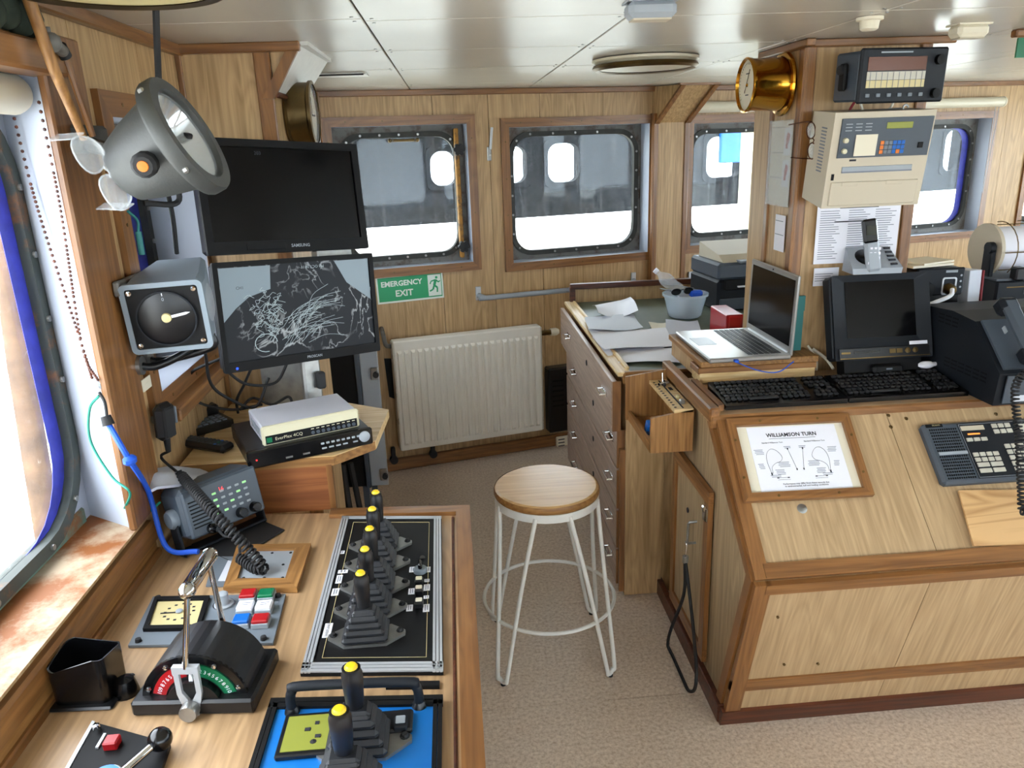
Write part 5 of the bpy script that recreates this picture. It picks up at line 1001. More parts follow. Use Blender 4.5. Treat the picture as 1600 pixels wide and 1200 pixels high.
nl = sheet('plastic_sleeve_notice', 'notice in clear sleeve with red drawings on the column side', (1.1005, 2.585, 1.625), .165, .27, 'x', 3, 'paper_warm'); obj('sleeve', MB().box((0, -.0045, 0), (.19, .0006, .275)), 'clear_plastic', nl)
for z in (.07, -.03): obj('red_drawing', MB().box((.05, -.0022, z), (.05, .0006, .085)), 'paper', nl); obj('red_figure', MB().box((.055, -.0026, z+.012), (.022, .0004, .03), R=Matrix.Rotation(.4, 3, 'Y')).box((.048, -.0026, z-.012), (.016, .0004, .02)), 'red', nl)
sheet('crinkled_card', 'narrow white card under the sleeve on the column side', (1.1005, 2.55, 1.40), .08, .12, 'x', 2)
# navtex printer
NV = fr(Yp(1372, 250, 2.275), 2, -8); nv = thing('navtex_receiver', 'beige receiver with dark keypad panel and paper slot on the column', 'receiver', NV); nw, nh = .31, .275
obj('case', MB().add([(x*(1 if y < .1 else 1), y, z) for y, zs in ((0, 1), (.13, .94)) for x, z in ((-nw/2, -nh/2*zs), (nw/2, -nh/2*zs), (nw/2, nh/2*zs), (-nw/2, nh/2*zs))], [(0, 1, 2, 3), (7, 6, 5, 4), (0, 4, 5, 1), (1, 5, 6, 2), (2, 6, 7, 3), (3, 7, 4, 0)]), 'beige_plastic', nv); kp3 = obj('control_panel', MB().box((.008, -.002, .065), (.28, .006, .11)), 'grey_case', nv)
obj('paper_strip', MB().tube([(-.055, -.006, .02), (-.055, -.006, .02)], .001, 4, cap=False).slab([(-.085, -.008, .015), (-.018, -.008, .015), (-.018, -.006, .075), (-.085, -.006, .075)], (0, -.001, 0)), 'paper_warm', nv); obj('display', MB().box((.045, -.006, .098), (.08, .003, .018), .001), 'lcd', kp3)
for i, (x, z, m) in enumerate([(-.005+.013*a, .055-.013*b, 'orange' if a == 0 or (a == 4 and b == 2) else 'blue' if a > 2 else 'grey_mid') for a in range(6) for b in range(3)]): obj('key', MB().box((x+.005, -.006, z-.005), (.011, .003, .011), .001), m, kp3)
for z in (.06, .03): obj('rocker_switch', MB().lathe([(.008, 0), (.007, .008), (0, .009)], (-.115, -.005, z), (0, -1, 0), 12), 'cream', kp3)
obj('power_button', MB().box((.12, -.006, .04), (.016, .004, .016), .001), 'matte_black', kp3); pt = MB()
for i in range(9): pt.box((-.11+.03*(i % 3), -.0055, .105-.009*(i//3)), (.02, .0006, .0025))
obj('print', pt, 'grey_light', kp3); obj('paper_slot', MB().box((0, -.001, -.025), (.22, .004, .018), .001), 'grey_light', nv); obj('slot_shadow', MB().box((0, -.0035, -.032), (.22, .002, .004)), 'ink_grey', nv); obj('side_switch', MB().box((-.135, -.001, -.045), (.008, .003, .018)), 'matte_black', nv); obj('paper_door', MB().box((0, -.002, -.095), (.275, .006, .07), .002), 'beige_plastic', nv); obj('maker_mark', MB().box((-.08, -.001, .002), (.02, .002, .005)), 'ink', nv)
for i in range(2): obj('door_grip', MB().box((-.08+.14*i, -.0055, -.066), (.05, .002, .012), .001), 'beige_plastic', nv)
vm = MB()
for i in range(14): vm.box((-nw/2-.0005, .05, .09-.0095*i), (.001, .03, .004))
obj('side_vent', vm, 'ink_grey', nv)
# radio receiver above
GR = fr(Yp(1408, 118, 2.28), 6, -2); gm = thing('watch_receiver', 'black receiver unit with wide display mounted high on the column', 'receiver', GR); gw, gh = .275, .148
obj('case', MB().box((-.005, .065, 0), (gw-.02, .12, gh-.012), .006), 'grey_case', gm); ff = obj('front_panel', MB().box((0, -.004, 0), (gw, .016, gh), .005), 'navy_plastic', gm); obj('display', MB().box((-.025, -.0125, .032), (.185, .002, .036)), 'copper_glass', ff); obj('chart_strip', MB().box((-.025, -.0125, .0), (.185, .002, .022)), 'key_grey', ff); obj('chart_strip', MB().box((-.025, -.0125, -.022), (.185, .002, .02)), 'gold_face', ff)
for i in range(10): obj('divider', MB().box((-.107+.0182*i, -.014, -.011), (.0012, .0008, .042)), 'ink_grey', ff)
for z in (.04, -.05): obj('knob', MB().lathe([(.014, 0), (.013, .012), (0, .013)], (.105, -.012, z), (0, -1, 0), 16), 'matte_black', ff)
for i in range(6): obj('key', MB().box((-.11+.034*i, -.0135, -.052), (.013, .004, .01), .001), 'grey_mid', ff)
obj('print', MB().box((-.03, -.0125, .062), (.1, .0008, .004)), 'grey_light', ff)
for s in (-1, 1): obj('mount_ear', MB().box((s*(gw/2+.008), .06, .0), (.012, .03, .075), .004), 'matte_black', gm); obj('mount_knob', MB().lathe([(.014, 0), (.013, .01), (0, .011)], (s*(gw/2+.013), .06, .02), (s, 0, 0), 14), 'rubber', gm)
for (a, lbl, m) in (([(1342, 150, 2.36), (1348, 172, 2.36), (1356, 180, 2.36)], 'white cable under the black receiver, left one', 'paper_warm'), ([(1398, 152, 2.36), (1392, 168, 2.36), (1380, 178, 2.36)], 'white cable under the black receiver, right one', 'paper_warm'), ([(1336, 158, 2.36), (1328, 172, 2.37), (1330, 180, 2.37)], 'dark red cable under the black receiver', 'red_cloth')):
    tag(obj('receiver_cable', MB().tube(spline([Yp(*p) for p in a], 6), .004, 8), m), lbl, 'cable')
sgl = thing('reading_glasses', 'brown reading glasses hung on the corner of the beige receiver', 'glasses', fr(Yp(1268, 220, 2.36), 20, 0, 80))
for s in (-1, 1):
    e = [Vector((s*.03+.024*math.cos(a), 0, .017*math.sin(a))) for a in [i*math.pi/10 for i in range(20)]]; obj('rim', MB().tube(e, .002, 6, closed=True), 'copper_glass', sgl); obj('lens', MB().slab(e, (0, .001, 0)), 'clear_plastic', sgl); obj('temple', MB().tube(spline([(s*.055, 0, .006), (s*.055, .03, .008), (s*.05, .09, .0)], 5), .0018, 6), 'copper_glass', sgl)
obj('bridge', MB().tube([(-.008, 0, .004), (0, -.002, .008), (.008, 0, .004)], .002, 6), 'copper_glass', sgl)
tag(obj('wrench', MB().tube([Yp(1365, 174, 2.33), Yp(1408, 170, 2.33)], .004, 8).tube([Yp(1415, 168, 2.33)+Vector((.008*math.cos(a), 0, .008*math.sin(a))) for a in [i*.6 for i in range(9)]], .003, 6), 'steel'), 'small steel wrench on top of the beige receiver', 'wrench')
# brass barometer on the column's left side
ba = thing('barometer', 'polished brass ship barometer on the side of the column', 'barometer', basis((1.102, 2.6, 1.874), (0, -1, 0), (1, 0, 0), (0, 0, 1)))
obj('flange', MB().lathe([(0, -.001), (.098, -.001), (.1, -.006), (.096, -.012), (.085, -.014)], (0, 0, 0), (0, 1, 0), 40), 'brass', ba); obj('case', MB().lathe([(.084, -.01), (.082, -.03), (.08, -.115), (.084, -.12), (.085, -.13), (.079, -.133), (.077, -.124)], (0, 0, 0), (0, 1, 0), 40), 'brass', ba); df = obj('dial', MB().lathe([(0, -.122), (.078, -.122)], (0, 0, 0), (0, 1, 0), 40), 'paper_warm', ba); mk_ = MB()
for i in range(30):
    t = math.radians(-130+i*9); mk_.box((.066*math.sin(t), -.1228, .066*math.cos(t)), (.0014, .0006, .008 if i % 5 == 0 else .004), R=Matrix.Rotation(t, 3, 'Y'))
mk_.box((0, -.1228, .035), (.03, .0006, .003)).box((0, -.1228, -.03), (.026, .0006, .003)); obj('dial_mark', mk_, 'ink', df); obj('needle', MB().box((0, -.124, .012), (.002, .001, .08), R=Matrix.Rotation(.5, 3, 'Y')), 'copper_glass', df); obj('hub', MB().lathe([(0, .004), (.005, .003), (.006, 0)], (0, -.123, 0), (0, -1, 0), 12), 'brass', df)
# ------------------------------------------------------------------ phone terminal at the right edge
gx = 1.54; tp_ = [(2.005, CT+.001), (1.995, 1.04), (2.13, 1.165), (2.24, 1.175), (2.42, 1.16), (2.42, CT+.001)]
ter = thing('radio_terminal', 'dark grey radio terminal with sloping front and vented side at right', 'terminal', (1.75, 2.2, CT)); sw(MB().slab([(gx, y, z) for y, z in tp_], (.4, 0, 0)), 'case', 'navy_plastic', ter)
sw(MB().slab([(gx+.02, 1.998, .95), (gx+.39, 1.998, .95), (gx+.39, 1.99, 1.035), (gx+.02, 1.99, 1.035)], (0, -.004, 0)), 'front_plate', 'grey_case', ter); sw(MB().slab([(gx+.012, 2.0, 1.05), (gx+.39, 2.0, 1.05), (gx+.39, 2.125, 1.165), (gx+.012, 2.125, 1.165)], (0, -.006, .006)), 'slope_plate', 'grey_case', ter); sw(MB().box((gx+.075, 1.99, .965), (.06, .002, .018)), 'maker_label', 'paper_grey', ter)
vt = MB()
for i in range(3):
    for j in range(6): vt.box((gx-.0005, 2.06+.035*j, 1.0+.012*i), (.001, .026, .005))
for i in range(3):
    for j in range(3): vt.box((gx-.0005, 2.22+.035*j, 1.13+.012*i), (.001, .026, .005))
sw(vt, 'side_vent', 'matte_black', ter)
hT = basis((gx+.075, 2.066, 1.132), (1, 0, 0), (0, .68, -.73), (0, .73, .68)); hst = thing('telephone_handset', 'grey telephone handset resting on the sloping radio terminal', 'telephone', hT)
obj('grip', MB().box((0, -.04, 0), (.05, .028, .2), .01), 'grey_case', hst); obj('earpiece', MB().box((0, -.028, .085), (.06, .05, .05), .012), 'navy_plastic', hst); obj('mouthpiece', MB().box((0, -.028, -.085), (.06, .05, .05), .012), 'navy_plastic', hst); obj('cradle_label', MB().box((-.032, -.02, .01), (.004, .012, .02)), 'grey_light', hst)
pA = hT@Vector((.02, -.03, -.115)); obj('coiled_cord', MB().tube(coil(spline([pA, Yp(1588, 600, 1.93), Yp(1592, 680, 1.86), Yp(1596, 760, 1.78), Yp(1600, 800, 1.75), Yp(1625, 760, 1.8)], 8), .009, 52, 9), .003, 6), 'rubber', hst, True)
# things behind the terminal
rb_ = thing('radio_shelf', 'dark equipment cabinet behind the terminal carrying papers and recorder', 'cabinet', (1.95, 2.7, 0)); sw(MB().box((2.02, 2.72, .52), (.86, .5, 1.04), .005), 'body', 'matte_black', rb_); sw(MB().box((2.02, 2.71, 1.05), (.9, .53, .02), .003), 'top', 'navy_plastic', rb_)
vr = thing('small_vhf_set', 'small black radio set with brass connector and white lead', 'radio', fr((1.655, 2.50, 1.062), -3)); obj('body', MB().box((0, .06, .1), (.165, .12, .2), .01), 'black_plastic', vr); obj('front_panel', MB().box((0, -.003, .155), (.165, .01, .095), .008), 'navy_plastic', vr); obj('connector', MB().lathe([(.02, 0), (.018, .02), (.012, .03), (0, .03)], (.03, -.008, .13), (0, -1, 0), 16), 'old_brass', vr); obj('socket_frame', MB().ring(rrect(.005, .055, .11, .17, .008, -.008), rrect(.01, .05, .115, .165, .006, -.008), (0, -.003, 0)), 'alu', vr); obj('maker_strip', MB().box((.035, -.0085, .19), (.04, .001, .008)), 'grey_light', vr); obj('knob', MB().lathe([(.026, 0), (.024, .012), (0, .013)], (-.045, -.008, .13), (0, -1, 0), 18), 'matte_black', vr)
for i in range(3): obj('indicator', MB().lathe([(.004, 0), (0, .002)], (.07, -.008, .175-.02*i), (0, -1, 0), 8), 'grey_light', vr)
obj('white_lead', MB().tube(spline([Yp(1488, 452, 2.45), Yp(1485, 462, 2.43), Yp(1462, 472, 2.42), Yp(1444, 478, 2.42)], 8), .007, 8), 'paper', vr, True)
pk = thing('log_book', 'dog-eared log book with red cover beside the small radio set', 'book', fr((1.80, 2.53, 1.07), 8, 3)); obj('pages', MB().box((0, .06, .09), (.05, .15, .17), .002), 'paper_grey', pk); obj('cover', MB().box((.028, .06, .085), (.005, .16, .175)).box((0, .06, .002), (.06, .16, .004)), 'red_cloth', pk)
tag(obj('loose_forms', MB().box((1.63, 2.58, 1.2685), (.17, .12, .008), R=Matrix.Rotation(.2, 3, 'Z')).box((1.65, 2.585, 1.276), (.15, .11, .006), R=Matrix.Rotation(.35, 3, 'Z')), 'paper_warm'), 'stack of yellowed forms on top of the small radio set', 'papers')
fx = thing('chart_printer', 'dark chart printer with large paper roll under a wire guard', 'printer', fr((2.14, 2.84, 1.062), 0)); obj('body', MB().box((.1, .0, .05), (.42, .24, .1), .008), 'navy_plastic', fx); obj('top_plate', MB().box((.1, .0, .103), (.42, .23, .008)), 'grey_case', fx); obj('gilt_line', MB().box((.08, -.1215, .075), (.3, .001, .004)), 'old_brass', fx); obj('key_row', MB().box((.1, -.122, .055), (.2, .003, .016), .001), 'grey_mid', fx)
obj('paper_roll', MB().cyl((-.06, .02, .2), (.32, .02, .2), .085, n=32), 'paper', fx); obj('roll_flange', MB().cyl((-.08, .02, .2), (-.066, .02, .2), .1, n=32), 'beige_plastic', fx); obj('roll_arm', MB().box((-.092, -.03, .16), (.02, .05, .13), .004).cyl((-.11, -.04, .215), (-.09, -.04, .215), .022), 'navy_plastic', fx); obj('roll_guide', MB().box((-.03, -.115, .125), (.04, .04, .05), .006), 'black_plastic', fx)
wr = MB()
for x in (-.02, .06, .14, .22, .3): wr.tube([(x, .02-.105*math.cos(a), .2+.105*math.sin(a)) for a in [-.9+i*.25 for i in range(12)]], .0022, 5)
for a in (.0, 1.2, -.7): wr.tube([(-.07, .02-.106*math.cos(a), .2+.106*math.sin(a)), (.32, .02-.106*math.cos(a), .2+.106*math.sin(a))], .0022, 5)
obj('wire_guard', wr, 'old_brass', fx)
# ================================================================== CHART TABLE
CH = .92
ct = thing('chart_table', 'chart table with stacked drawers, chrome pulls and grey-green top', 'chart table', (.85, 3.2, 0)); dx = .575
sw(MB().slab([(dx+.02, 2.62, 0), (dx+.02, 3.93, 0), (1.45, 3.93, 0), (1.45, 2.9, 0), (1.09, 2.9, 0), (1.09, 2.62, 0)], (0, 0, CH-.03)), 'carcass', 'veneer_z', ct)
sw(MB().slab([(dx+.02, 2.62, CH-.028), (dx+.02, 3.93, CH-.028), (1.45, 3.93, CH-.028), (1.45, 2.9, CH-.028), (1.09, 2.9, CH-.028), (1.09, 2.62, CH-.028)], (0, 0, .024)), 'table_top', 'chart_green', ct) if 'chart_green' in M else None
sw(MB().box((.665, 2.612, .45), (.145, .014, .89)), 'end_panel', 'veneer_z', ct); sw(MB().box((dx+.012, 2.62, .32), (.03, .02, .6)), 'corner_strip', 'trim_z', ct)
sw(MB().box((.72, 2.612, CH-.022), (.28, .03, .05), .008), 'end_lip', 'oak_x', ct); sw(MB().box((dx+.01, 3.27, CH-.006), (.05, 1.33, .016), .003), 'front_rail', 'pale_y', ct); sw(MB().box((dx+.03, 3.02, CH+.006), (.014, .75, .012), .003), 'ruler_rail', 'pale_y', ct); sw(MB().box((dx+.03, 3.67, CH+.006), (.014, .44, .012), .003), 'ruler_rail', 'pale_y', ct)
for i, (z0, z1) in enumerate(((.70, .895), (.537, .692), (.368, .529), (.2, .36), (.04, .192))):
    xo = dx-(.028 if i == 0 else 0); y0 = 2.60 if i == 0 else 2.64
    d = sw(MB().box((xo, (y0+3.92)/2, (z0+z1)/2), (.02, 3.92-y0, z1-z0-.004), .002), 'drawer', 'drawer_front', ct); sw(MB().box((xo+.008, y0-.003, (z0+z1)/2), (.035 if i else .03, .008, z1-z0-.004)), 'drawer_edge', 'trim_z', d)
    for y in (2.74, 3.62):
        zc_ = (z0+z1)/2+.015; sw(MB().tube([(xo-.008, y-.04, zc_), (xo-.032, y-.04, zc_), (xo-.032, y+.04, zc_), (xo-.008, y+.04, zc_)], .0045, 8).box((xo-.0115, y, zc_), (.003, .09, .022), .001), 'pull_handle', 'chrome', d)
    sw(MB().cyl((xo-.0105, 3.12, (z0+z1)/2+.02), (xo-.013, 3.12, (z0+z1)/2+.02), .012, n=14), 'keyhole', 'ink', d)
bd = (.61, 3.925); sw(MB().box((1.02, 3.93, .95), (.83, .014, .07)), 'back_board', 'veneer_z', ct); sw(MB().box((1.02, 3.925, 1.0), (.86, .03, .028), .003), 'back_rail', 'dark_trim', ct); sw(MB().box((.602, 3.925, .955), (.028, .03, .09), .003), 'back_post', 'dark_trim', ct)
def paper(label, pts, z, curl=.01, m='paper', seed=1, lines=0):
    q = bil(pts); n = 8; V = []; random.seed(seed)
    for i in range(n+1):
        for j in range(n+1):
            s, t = i/n, j/n; V.append(q(s, t, z+curl*(abs(s-.5)*2)**2*(.5+.5*math.sin(3*t+seed))+.004*math.sin(5*s+3*t+seed)+.004))
    k = (n+1)**2; Fq = [(i*(n+1)+j, i*(n+1)+j+1, (i+1)*(n+1)+j+1, (i+1)*(n+1)+j) for i in range(n) for j in range(n)]
    o = tag(obj('paper_sheet', MB().add(V+[v+Vector((0, 0, -.0006)) for v in V], Fq+[tuple(a+k for a in f[::-1]) for f in Fq], 0, True), m), label, 'paper', 'papers on the chart table')
C0 = CH+.001
def zq(*p): return [Vector((Zp(a, b, CH+.004).x, Zp(a, b, CH+.004).y, 0)) for a, b in p]
paper('long printed chart sheet at the near edge of the chart table', zq((925, 530), (1060, 532), (1065, 566), (960, 566)), C0, .006, seed=2)
paper('blank sheet overlapping the long printed one on chart table', zq((918, 520), (1040, 520), (1056, 545), (945, 552)), C0+.012, .012, seed=3)
paper('open notebook page left on the chart table', zq((913, 500), (990, 497), (1005, 520), (920, 524)), C0+.016, .012, seed=4, m='paper_grey')
paper('folded letter standing slightly up at the table back', zq((925, 487), (985, 472), (997, 500), (935, 503)), C0+.02, .03, seed=6)
paper('white form under the laptop edge', zq((1040, 503), (1090, 503), (1100, 540), (1040, 535)), C0+.004, .006, seed=7, m='lilac_white')
paper('cream envelope flat between notebook and tub', zq((1013, 505), (1050, 503), (1055, 525), (1025, 526)), C0, .002, seed=8, m='paper_warm')
tag(obj('pencil', MB().cyl(Zp(1040, 543, CH+.03), Zp(1060, 541, CH+.03), .003, n=6).cyl(Zp(1040, 543, CH+.03), Zp(1036, 543.5, CH+.028), .003, .0004, n=6), 'ink'), 'dark pencil lying on the long printed sheet', 'pencil')
# plastic tub with oddments, bottle
tc_ = Vector((1.06, 3.46, CH)); tb = thing('plastic_tub', 'translucent plastic tub full of oddments on the chart table', 'tub', tc_); obj('bowl', MB().lathe([(0, .001), (.07, .001), (.078, .01), (.098, .1), (.104, .102), (.104, .108), (.098, .108), (.094, .1), (.074, .012), (0, .006)], (0, 0, 0), (0, 0, 1), 32), 'tub_plastic', tb); obj('rim', MB().lathe([(.098, .1), (.106, .1), (.106, .11), (.098, .11)], (0, 0, 0), (0, 0, 1), 32), 'tub_plastic', tb)
random.seed(4); M['oddment'] = M['grey_light']
tag(obj('card_packet', MB().box(tc_+Vector((-.03, -.02, .055)), (.05, .04, .07), .003, R=Matrix.Rotation(.5, 3, 'Y')).box(tc_+Vector((-.03, -.02, .055)), (.03, .042, .05), R=Matrix.Rotation(.5, 3, 'Y')), 'paper'), 'white card packet inside the plastic tub', 'packet')
tag(obj('blue_marker_box', MB().box(tc_+Vector((.05, .0, .105)), (.06, .035, .03), .008).box(tc_+Vector((.05, -.018, .105)), (.04, .004, .016)), 'blue_cord'), 'dark blue case on top of the plastic tub', 'case')
sg = thing('sunglasses', 'black sunglasses lying on top of the plastic tub', 'glasses', fr(tc_+Vector((-.02, -.02, .122)), 15))
for s in (-1, 1):
    e = [Vector((s*.032+.026*math.cos(a), 0, .016*math.sin(a))) for a in [i*math.pi/8 for i in range(16)]]; obj('lens', MB().slab(e, (0, .002, 0)), 'gloss_black', sg); obj('temple', MB().tube([(s*.06, 0, .008), (s*.058, .1, .002)], .003, 6), 'black_plastic', sg)
obj('bridge', MB().tube([(-.01, 0, .006), (0, -.002, .01), (.01, 0, .006)], .003, 6), 'black_plastic', sg)
bo = thing('water_bottle', 'empty clear plastic water bottle tipped into the tub', 'bottle', tc_+Vector((-.03, .05, .125))); bd_ = Vector((-.62, .1, .55)).normalized(); obj('body', MB().lathe([(0, -.03), (.03, -.028), (.032, .0), (.028, .02), (.032, .04), (.032, .06), (.028, .08), (.012, .105), (.011, .12)], (0, 0, 0), bd_, 20), 'clear_plastic', bo); obj('cap', MB().lathe([(.013, .118), (.013, .134), (0, .134)], (0, 0, 0), bd_, 16), 'paper', bo)
tag(obj('red_binder', MB().box((1.115, 3.06, CH+.055), (.07, .2, .11), .004).box((1.115, 2.957, CH+.055), (.05, .006, .1), .002), 'red'), 'red binder on the chart table half hidden by the laptop', 'binder')
# printer
PT = fr((1.41, 3.52, CH), 6); pr = thing('laser_printer', 'dark grey multifunction printer with scanner lid on the chart table', 'printer', PT); obj('body', MB().box((0, .17, .075), (.36, .33, .15), .012), 'navy_plastic', pr); obj('scanner', MB().box((0, .17, .19), (.36, .33, .08), .012), 'grey_case', pr); obj('output_bay', MB().box((-.02, -.0, .128), (.26, .02, .05), .004), 'matte_black', pr); obj('feeder', MB().add([(-.15, .02, .23), (.17, .02, .23), (.17, .3, .23), (-.15, .3, .23), (-.15, .08, .26), (.17, .08, .26), (.17, .3, .3), (-.15, .3, .3)], [(0, 3, 2, 1), (4, 5, 6, 7), (0, 1, 5, 4), (1, 2, 6, 5), (2, 3, 7, 6), (3, 0, 4, 7)]), 'beige_plastic', pr); obj('control_panel', MB().box((.02, .02, .233), (.2, .06, .012), .003), 'grey_mid', pr); obj('front_tray', MB().box((0, .0, .035), (.34, .015, .055), .004), 'grey_case', pr); obj('paper_in_bay', MB().box((-.04, -.008, .12), (.1, .03, .006)), 'paper', pr); bnk = MB()
for i in range(4): bnk.box((-.03+.03*i, .015, .2395), (.018, .02, .003), .001)
obj('key', bnk, 'grey_light', pr)
# ================================================================== STOOL
stc = Vector((.262, 2.325, 0)); stl = thing('bar_stool', 'round wooden-seat stool with white hairpin legs and foot ring', 'stool', stc); SZ = .635
obj('seat', MB().lathe([(0, SZ), (.165, SZ), (.172, SZ-.004), (.175, SZ-.012), (.173, SZ-.026), (0, SZ-.026)], (0, 0, 0), (0, 0, 1), 48, sm=False), 'stool_seat', stl); obj('seat_edge', MB().lathe([(.1735, SZ-.003), (.1762, SZ-.010), (.1762, SZ-.020), (.174, SZ-.0255)], (0, 0, 0), (0, 0, 1), 48), 'oak_x', stl); obj('seat_ring', MB().lathe([(.155, SZ-.027), (.174, SZ-.027), (.174, SZ-.055), (.170, SZ-.055), (.168, SZ-.03)], (0, 0, 0), (0, 0, 1), 48), 'white_paint', stl)
for k in range(4):
    t = math.radians(45+90*k); d = Vector((math.cos(t), math.sin(t), 0)); e = Vector((-math.sin(t), math.cos(t), 0)); tpz = SZ-.04; bt = d*.255
    lg = obj('leg', MB().tube(spline([d*.152+e*.075+Vector((0, 0, tpz)), d*.2+e*.047+Vector((0, 0, .35)), bt+e*.022+Vector((0, 0, .05)), bt+e*.014+Vector((0, 0, .02)), bt+Vector((0, 0, .011)), bt-e*.014+Vector((0, 0, .02)), bt-e*.022+Vector((0, 0, .05)), d*.2-e*.047+Vector((0, 0, .35)), d*.152-e*.075+Vector((0, 0, tpz))], 8), .0075, 10), 'white_paint', stl); obj('foot_pad', MB().cyl(bt, bt+Vector((0, 0, .006)), .009, n=12), 'rubber', lg)
obj('foot_ring', MB().tube([(.226*math.cos(a), .226*math.sin(a), .215) for a in [i*math.pi/32 for i in range(64)]], .0065, 8, closed=True), 'white_paint', stl)
# ================================================================== BACK WALL THINGS
def bt_(px, py, off=0): u, z = bw(px, py, off); return TB@Matrix.Translation((u, off, z))
ra = thing('radiator', 'white ribbed panel radiator on the aft wall under the windows', 'radiator', bt_(737, 607, -.1)); rw, rh = .82, .612
obj('front_panel', MB().box((0, .006, 0), (rw, .012, rh), .005), 'radiator_white', ra); obj('rear_panel', MB().box((0, .06, .0), (rw, .012, rh), .005), 'rad_edge', ra); obj('top_grille', MB().box((0, .034, rh/2-.004), (rw, .06, .012), .003), 'radiator_white', ra); obj('side_cover', MB().box((-rw/2-.002, .034, 0), (.006, .07, rh-.01), .002), 'rad_edge', ra); obj('side_cover', MB().box((rw/2+.002, .034, 0), (.006, .07, rh-.01), .002), 'rad_edge', ra)
for i in range(22):
    x = -rw/2+.03+(rw-.06)*i/21; obj('rib', MB().add([(x-.013, .001, -rh/2+.03), (x+.013, .001, -rh/2+.03), (x+.013, .001, rh/2-.05), (x-.013, .001, rh/2-.05), (x-.007, -.011, -rh/2+.045), (x+.007, -.011, -rh/2+.045), (x+.007, -.011, rh/2-.065), (x-.007, -.011, rh/2-.065)], [(4, 5, 6, 7), (0, 1, 5, 4), (1, 2, 6, 5), (2, 3, 7, 6), (3, 0, 4, 7)]), 'radiator_white', ra)
obj('valve_pipe', MB().cyl((rw/2, .04, rh/2-.05), (rw/2+.09, .04, rh/2-.05), .014), 'old_brass', ra); obj('valve_head', MB().lathe([(.02, 0), (.022, .01), (.022, .035), (.014, .05), (0, .05)], (rw/2+.07, .04, rh/2-.05), (1, 0, 0), 16), 'paper_warm', ra); obj('inlet_pipe', MB().tube(spline([(-rw/2, .04, rh/2-.03), (-rw/2-.03, .04, rh/2-.02), (-rw/2-.04, .05, rh/2+.04), (-rw/2-.04, .09, rh/2+.06)], 6), .012, 10), 'old_steel', ra)
for x in (-.11, -.33): obj('foot_bracket', MB().box((x-.12, .045, -rh/2-.03), (.022, .03, .09), .004).cyl((x-.12, .03, -rh/2-.06), (x-.12, .06, -rh/2-.06), .022), 'rubber', ra)
tag(obj('pipe_recess', MB().add([tuple(TB@Vector((u, -.003, z))) for u, z in (bw(600, 560), bw(622, 560), bw(622, 625), bw(608, 620))], [(0, 1, 2, 3)]).add([tuple(TB@Vector((u, -.0015, z))) for u, z in (bw(600, 560), bw(622, 560), bw(622, 625), bw(608, 620))], [(3, 2, 1, 0)]), 'matte_black'), 'dark hole in the wall panel left of the radiator', 'hole')
sp = thing('black_heater_box', 'black louvred box on the wall between radiator and drawers', 'box', bt_(876, 622, -.04)); obj('case', MB().box((0, .0, 0), (.17, .075, .39), .008), 'black_plastic', sp); obj('window', MB().box((.045, -.0385, -.02), (.05, .002, .14)), 'navy_plastic', sp)
for i in range(6): obj('louvre', MB().box((-.03, -.039, .12-.03*i), (.07, .004, .012), .001), 'matte_black', sp)
so_ = thing('wall_socket_strip', 'cream socket strip on the wall below the black box', 'socket', bt_(878, 690, -.02)); obj('body', MB().box((0, 0, 0), (.08, .035, .075), .005), 'paper_warm', so_)
for i in range(3): obj('slot', MB().box((-.01, -.018, .022-.02*i), (.04, .002, .006)), 'ink', so_)
sgn = thing('emergency_exit_sign', 'green and white EMERGENCY EXIT sign with running figure', 'sign', bt_(641, 449)@Matrix.Rotation(math.radians(-.8), 4, 'Y')); obj('board', MB().box((0, -.002, 0), (.355, .004, .145)), 'sign_white', sgn); gp2 = obj('green_field', MB().box((0, -.0045, 0), (.338, .001, .125)), 'sign_green', sgn)
text('lettering', 'EMERGENCY', .038, 'sign_white', gp2, (-.045, -.005, .027), bold=.0012); text('lettering', 'EXIT', .046, 'sign_white', gp2, (-.035, -.005, -.026), bold=.0012)
pg = obj('pictogram', MB().box((.13, -.0052, 0), (.07, .0008, .112)), 'sign_white', gp2); mn = MB(); f3 = lambda x, z: (.13+x, -.006, z)
mn.sphere(f3(.012, .04), .0075, 10, sc=(1, .15, 1))
for a, b, r in ((f3(.008, .03), f3(-.002, .0), .007), (f3(-.002, .0), f3(.014, -.014), .005), (f3(.014, -.014), f3(.012, -.038), .004), (f3(-.002, 0), f3(-.01, -.022), .005), (f3(-.01, -.022), f3(-.028, -.03), .004), (f3(.006, .028), f3(-.018, .022), .0035), (f3(-.018, .022), f3(-.024, .008), .003), (f3(.008, .028), f3(.022, .014), .0035), (f3(.022, .014), f3(.03, .022), .003)):
    a, b = Vector(a), Vector(b); d = (b-a).normalized(); p = Vector((d.z, 0, -d.x))*r; mn.slab([a+p, b+p, b-p, a-p], (0, -.0008, 0))
obj('running_figure', mn, 'sign_green', pg)
def rail(label, pa, pb_):
    (u0, z0), (u1, z1) = bw(*pa), bw(*pb_); z0 = z1 = (z0+z1)/2; r = thing('handrail', label, 'handrail', TB@Matrix.Translation((u0, 0, z0)), 'handrails under the aft windows'); L = u1-u0
    obj('bar', MB().tube(spline([(0, -.012, 0), (.02, -.05, -.006), (.06, -.06, -.008), (L-.06, -.06, -.008), (L-.02, -.05, -.006), (L, -.012, 0)], 6), .014, 12), 'grey_light', r)
    for x in (0, L): obj('end_plate', MB().box((x, -.005, .01), (.03, .01, .075), .003), 'alu', r)
rail('grey tubular handrail between radiator and window casing', (747, 458), (989, 441)); rail('grey tubular handrail partly behind the printer', (1078, 433), (1200, 428))
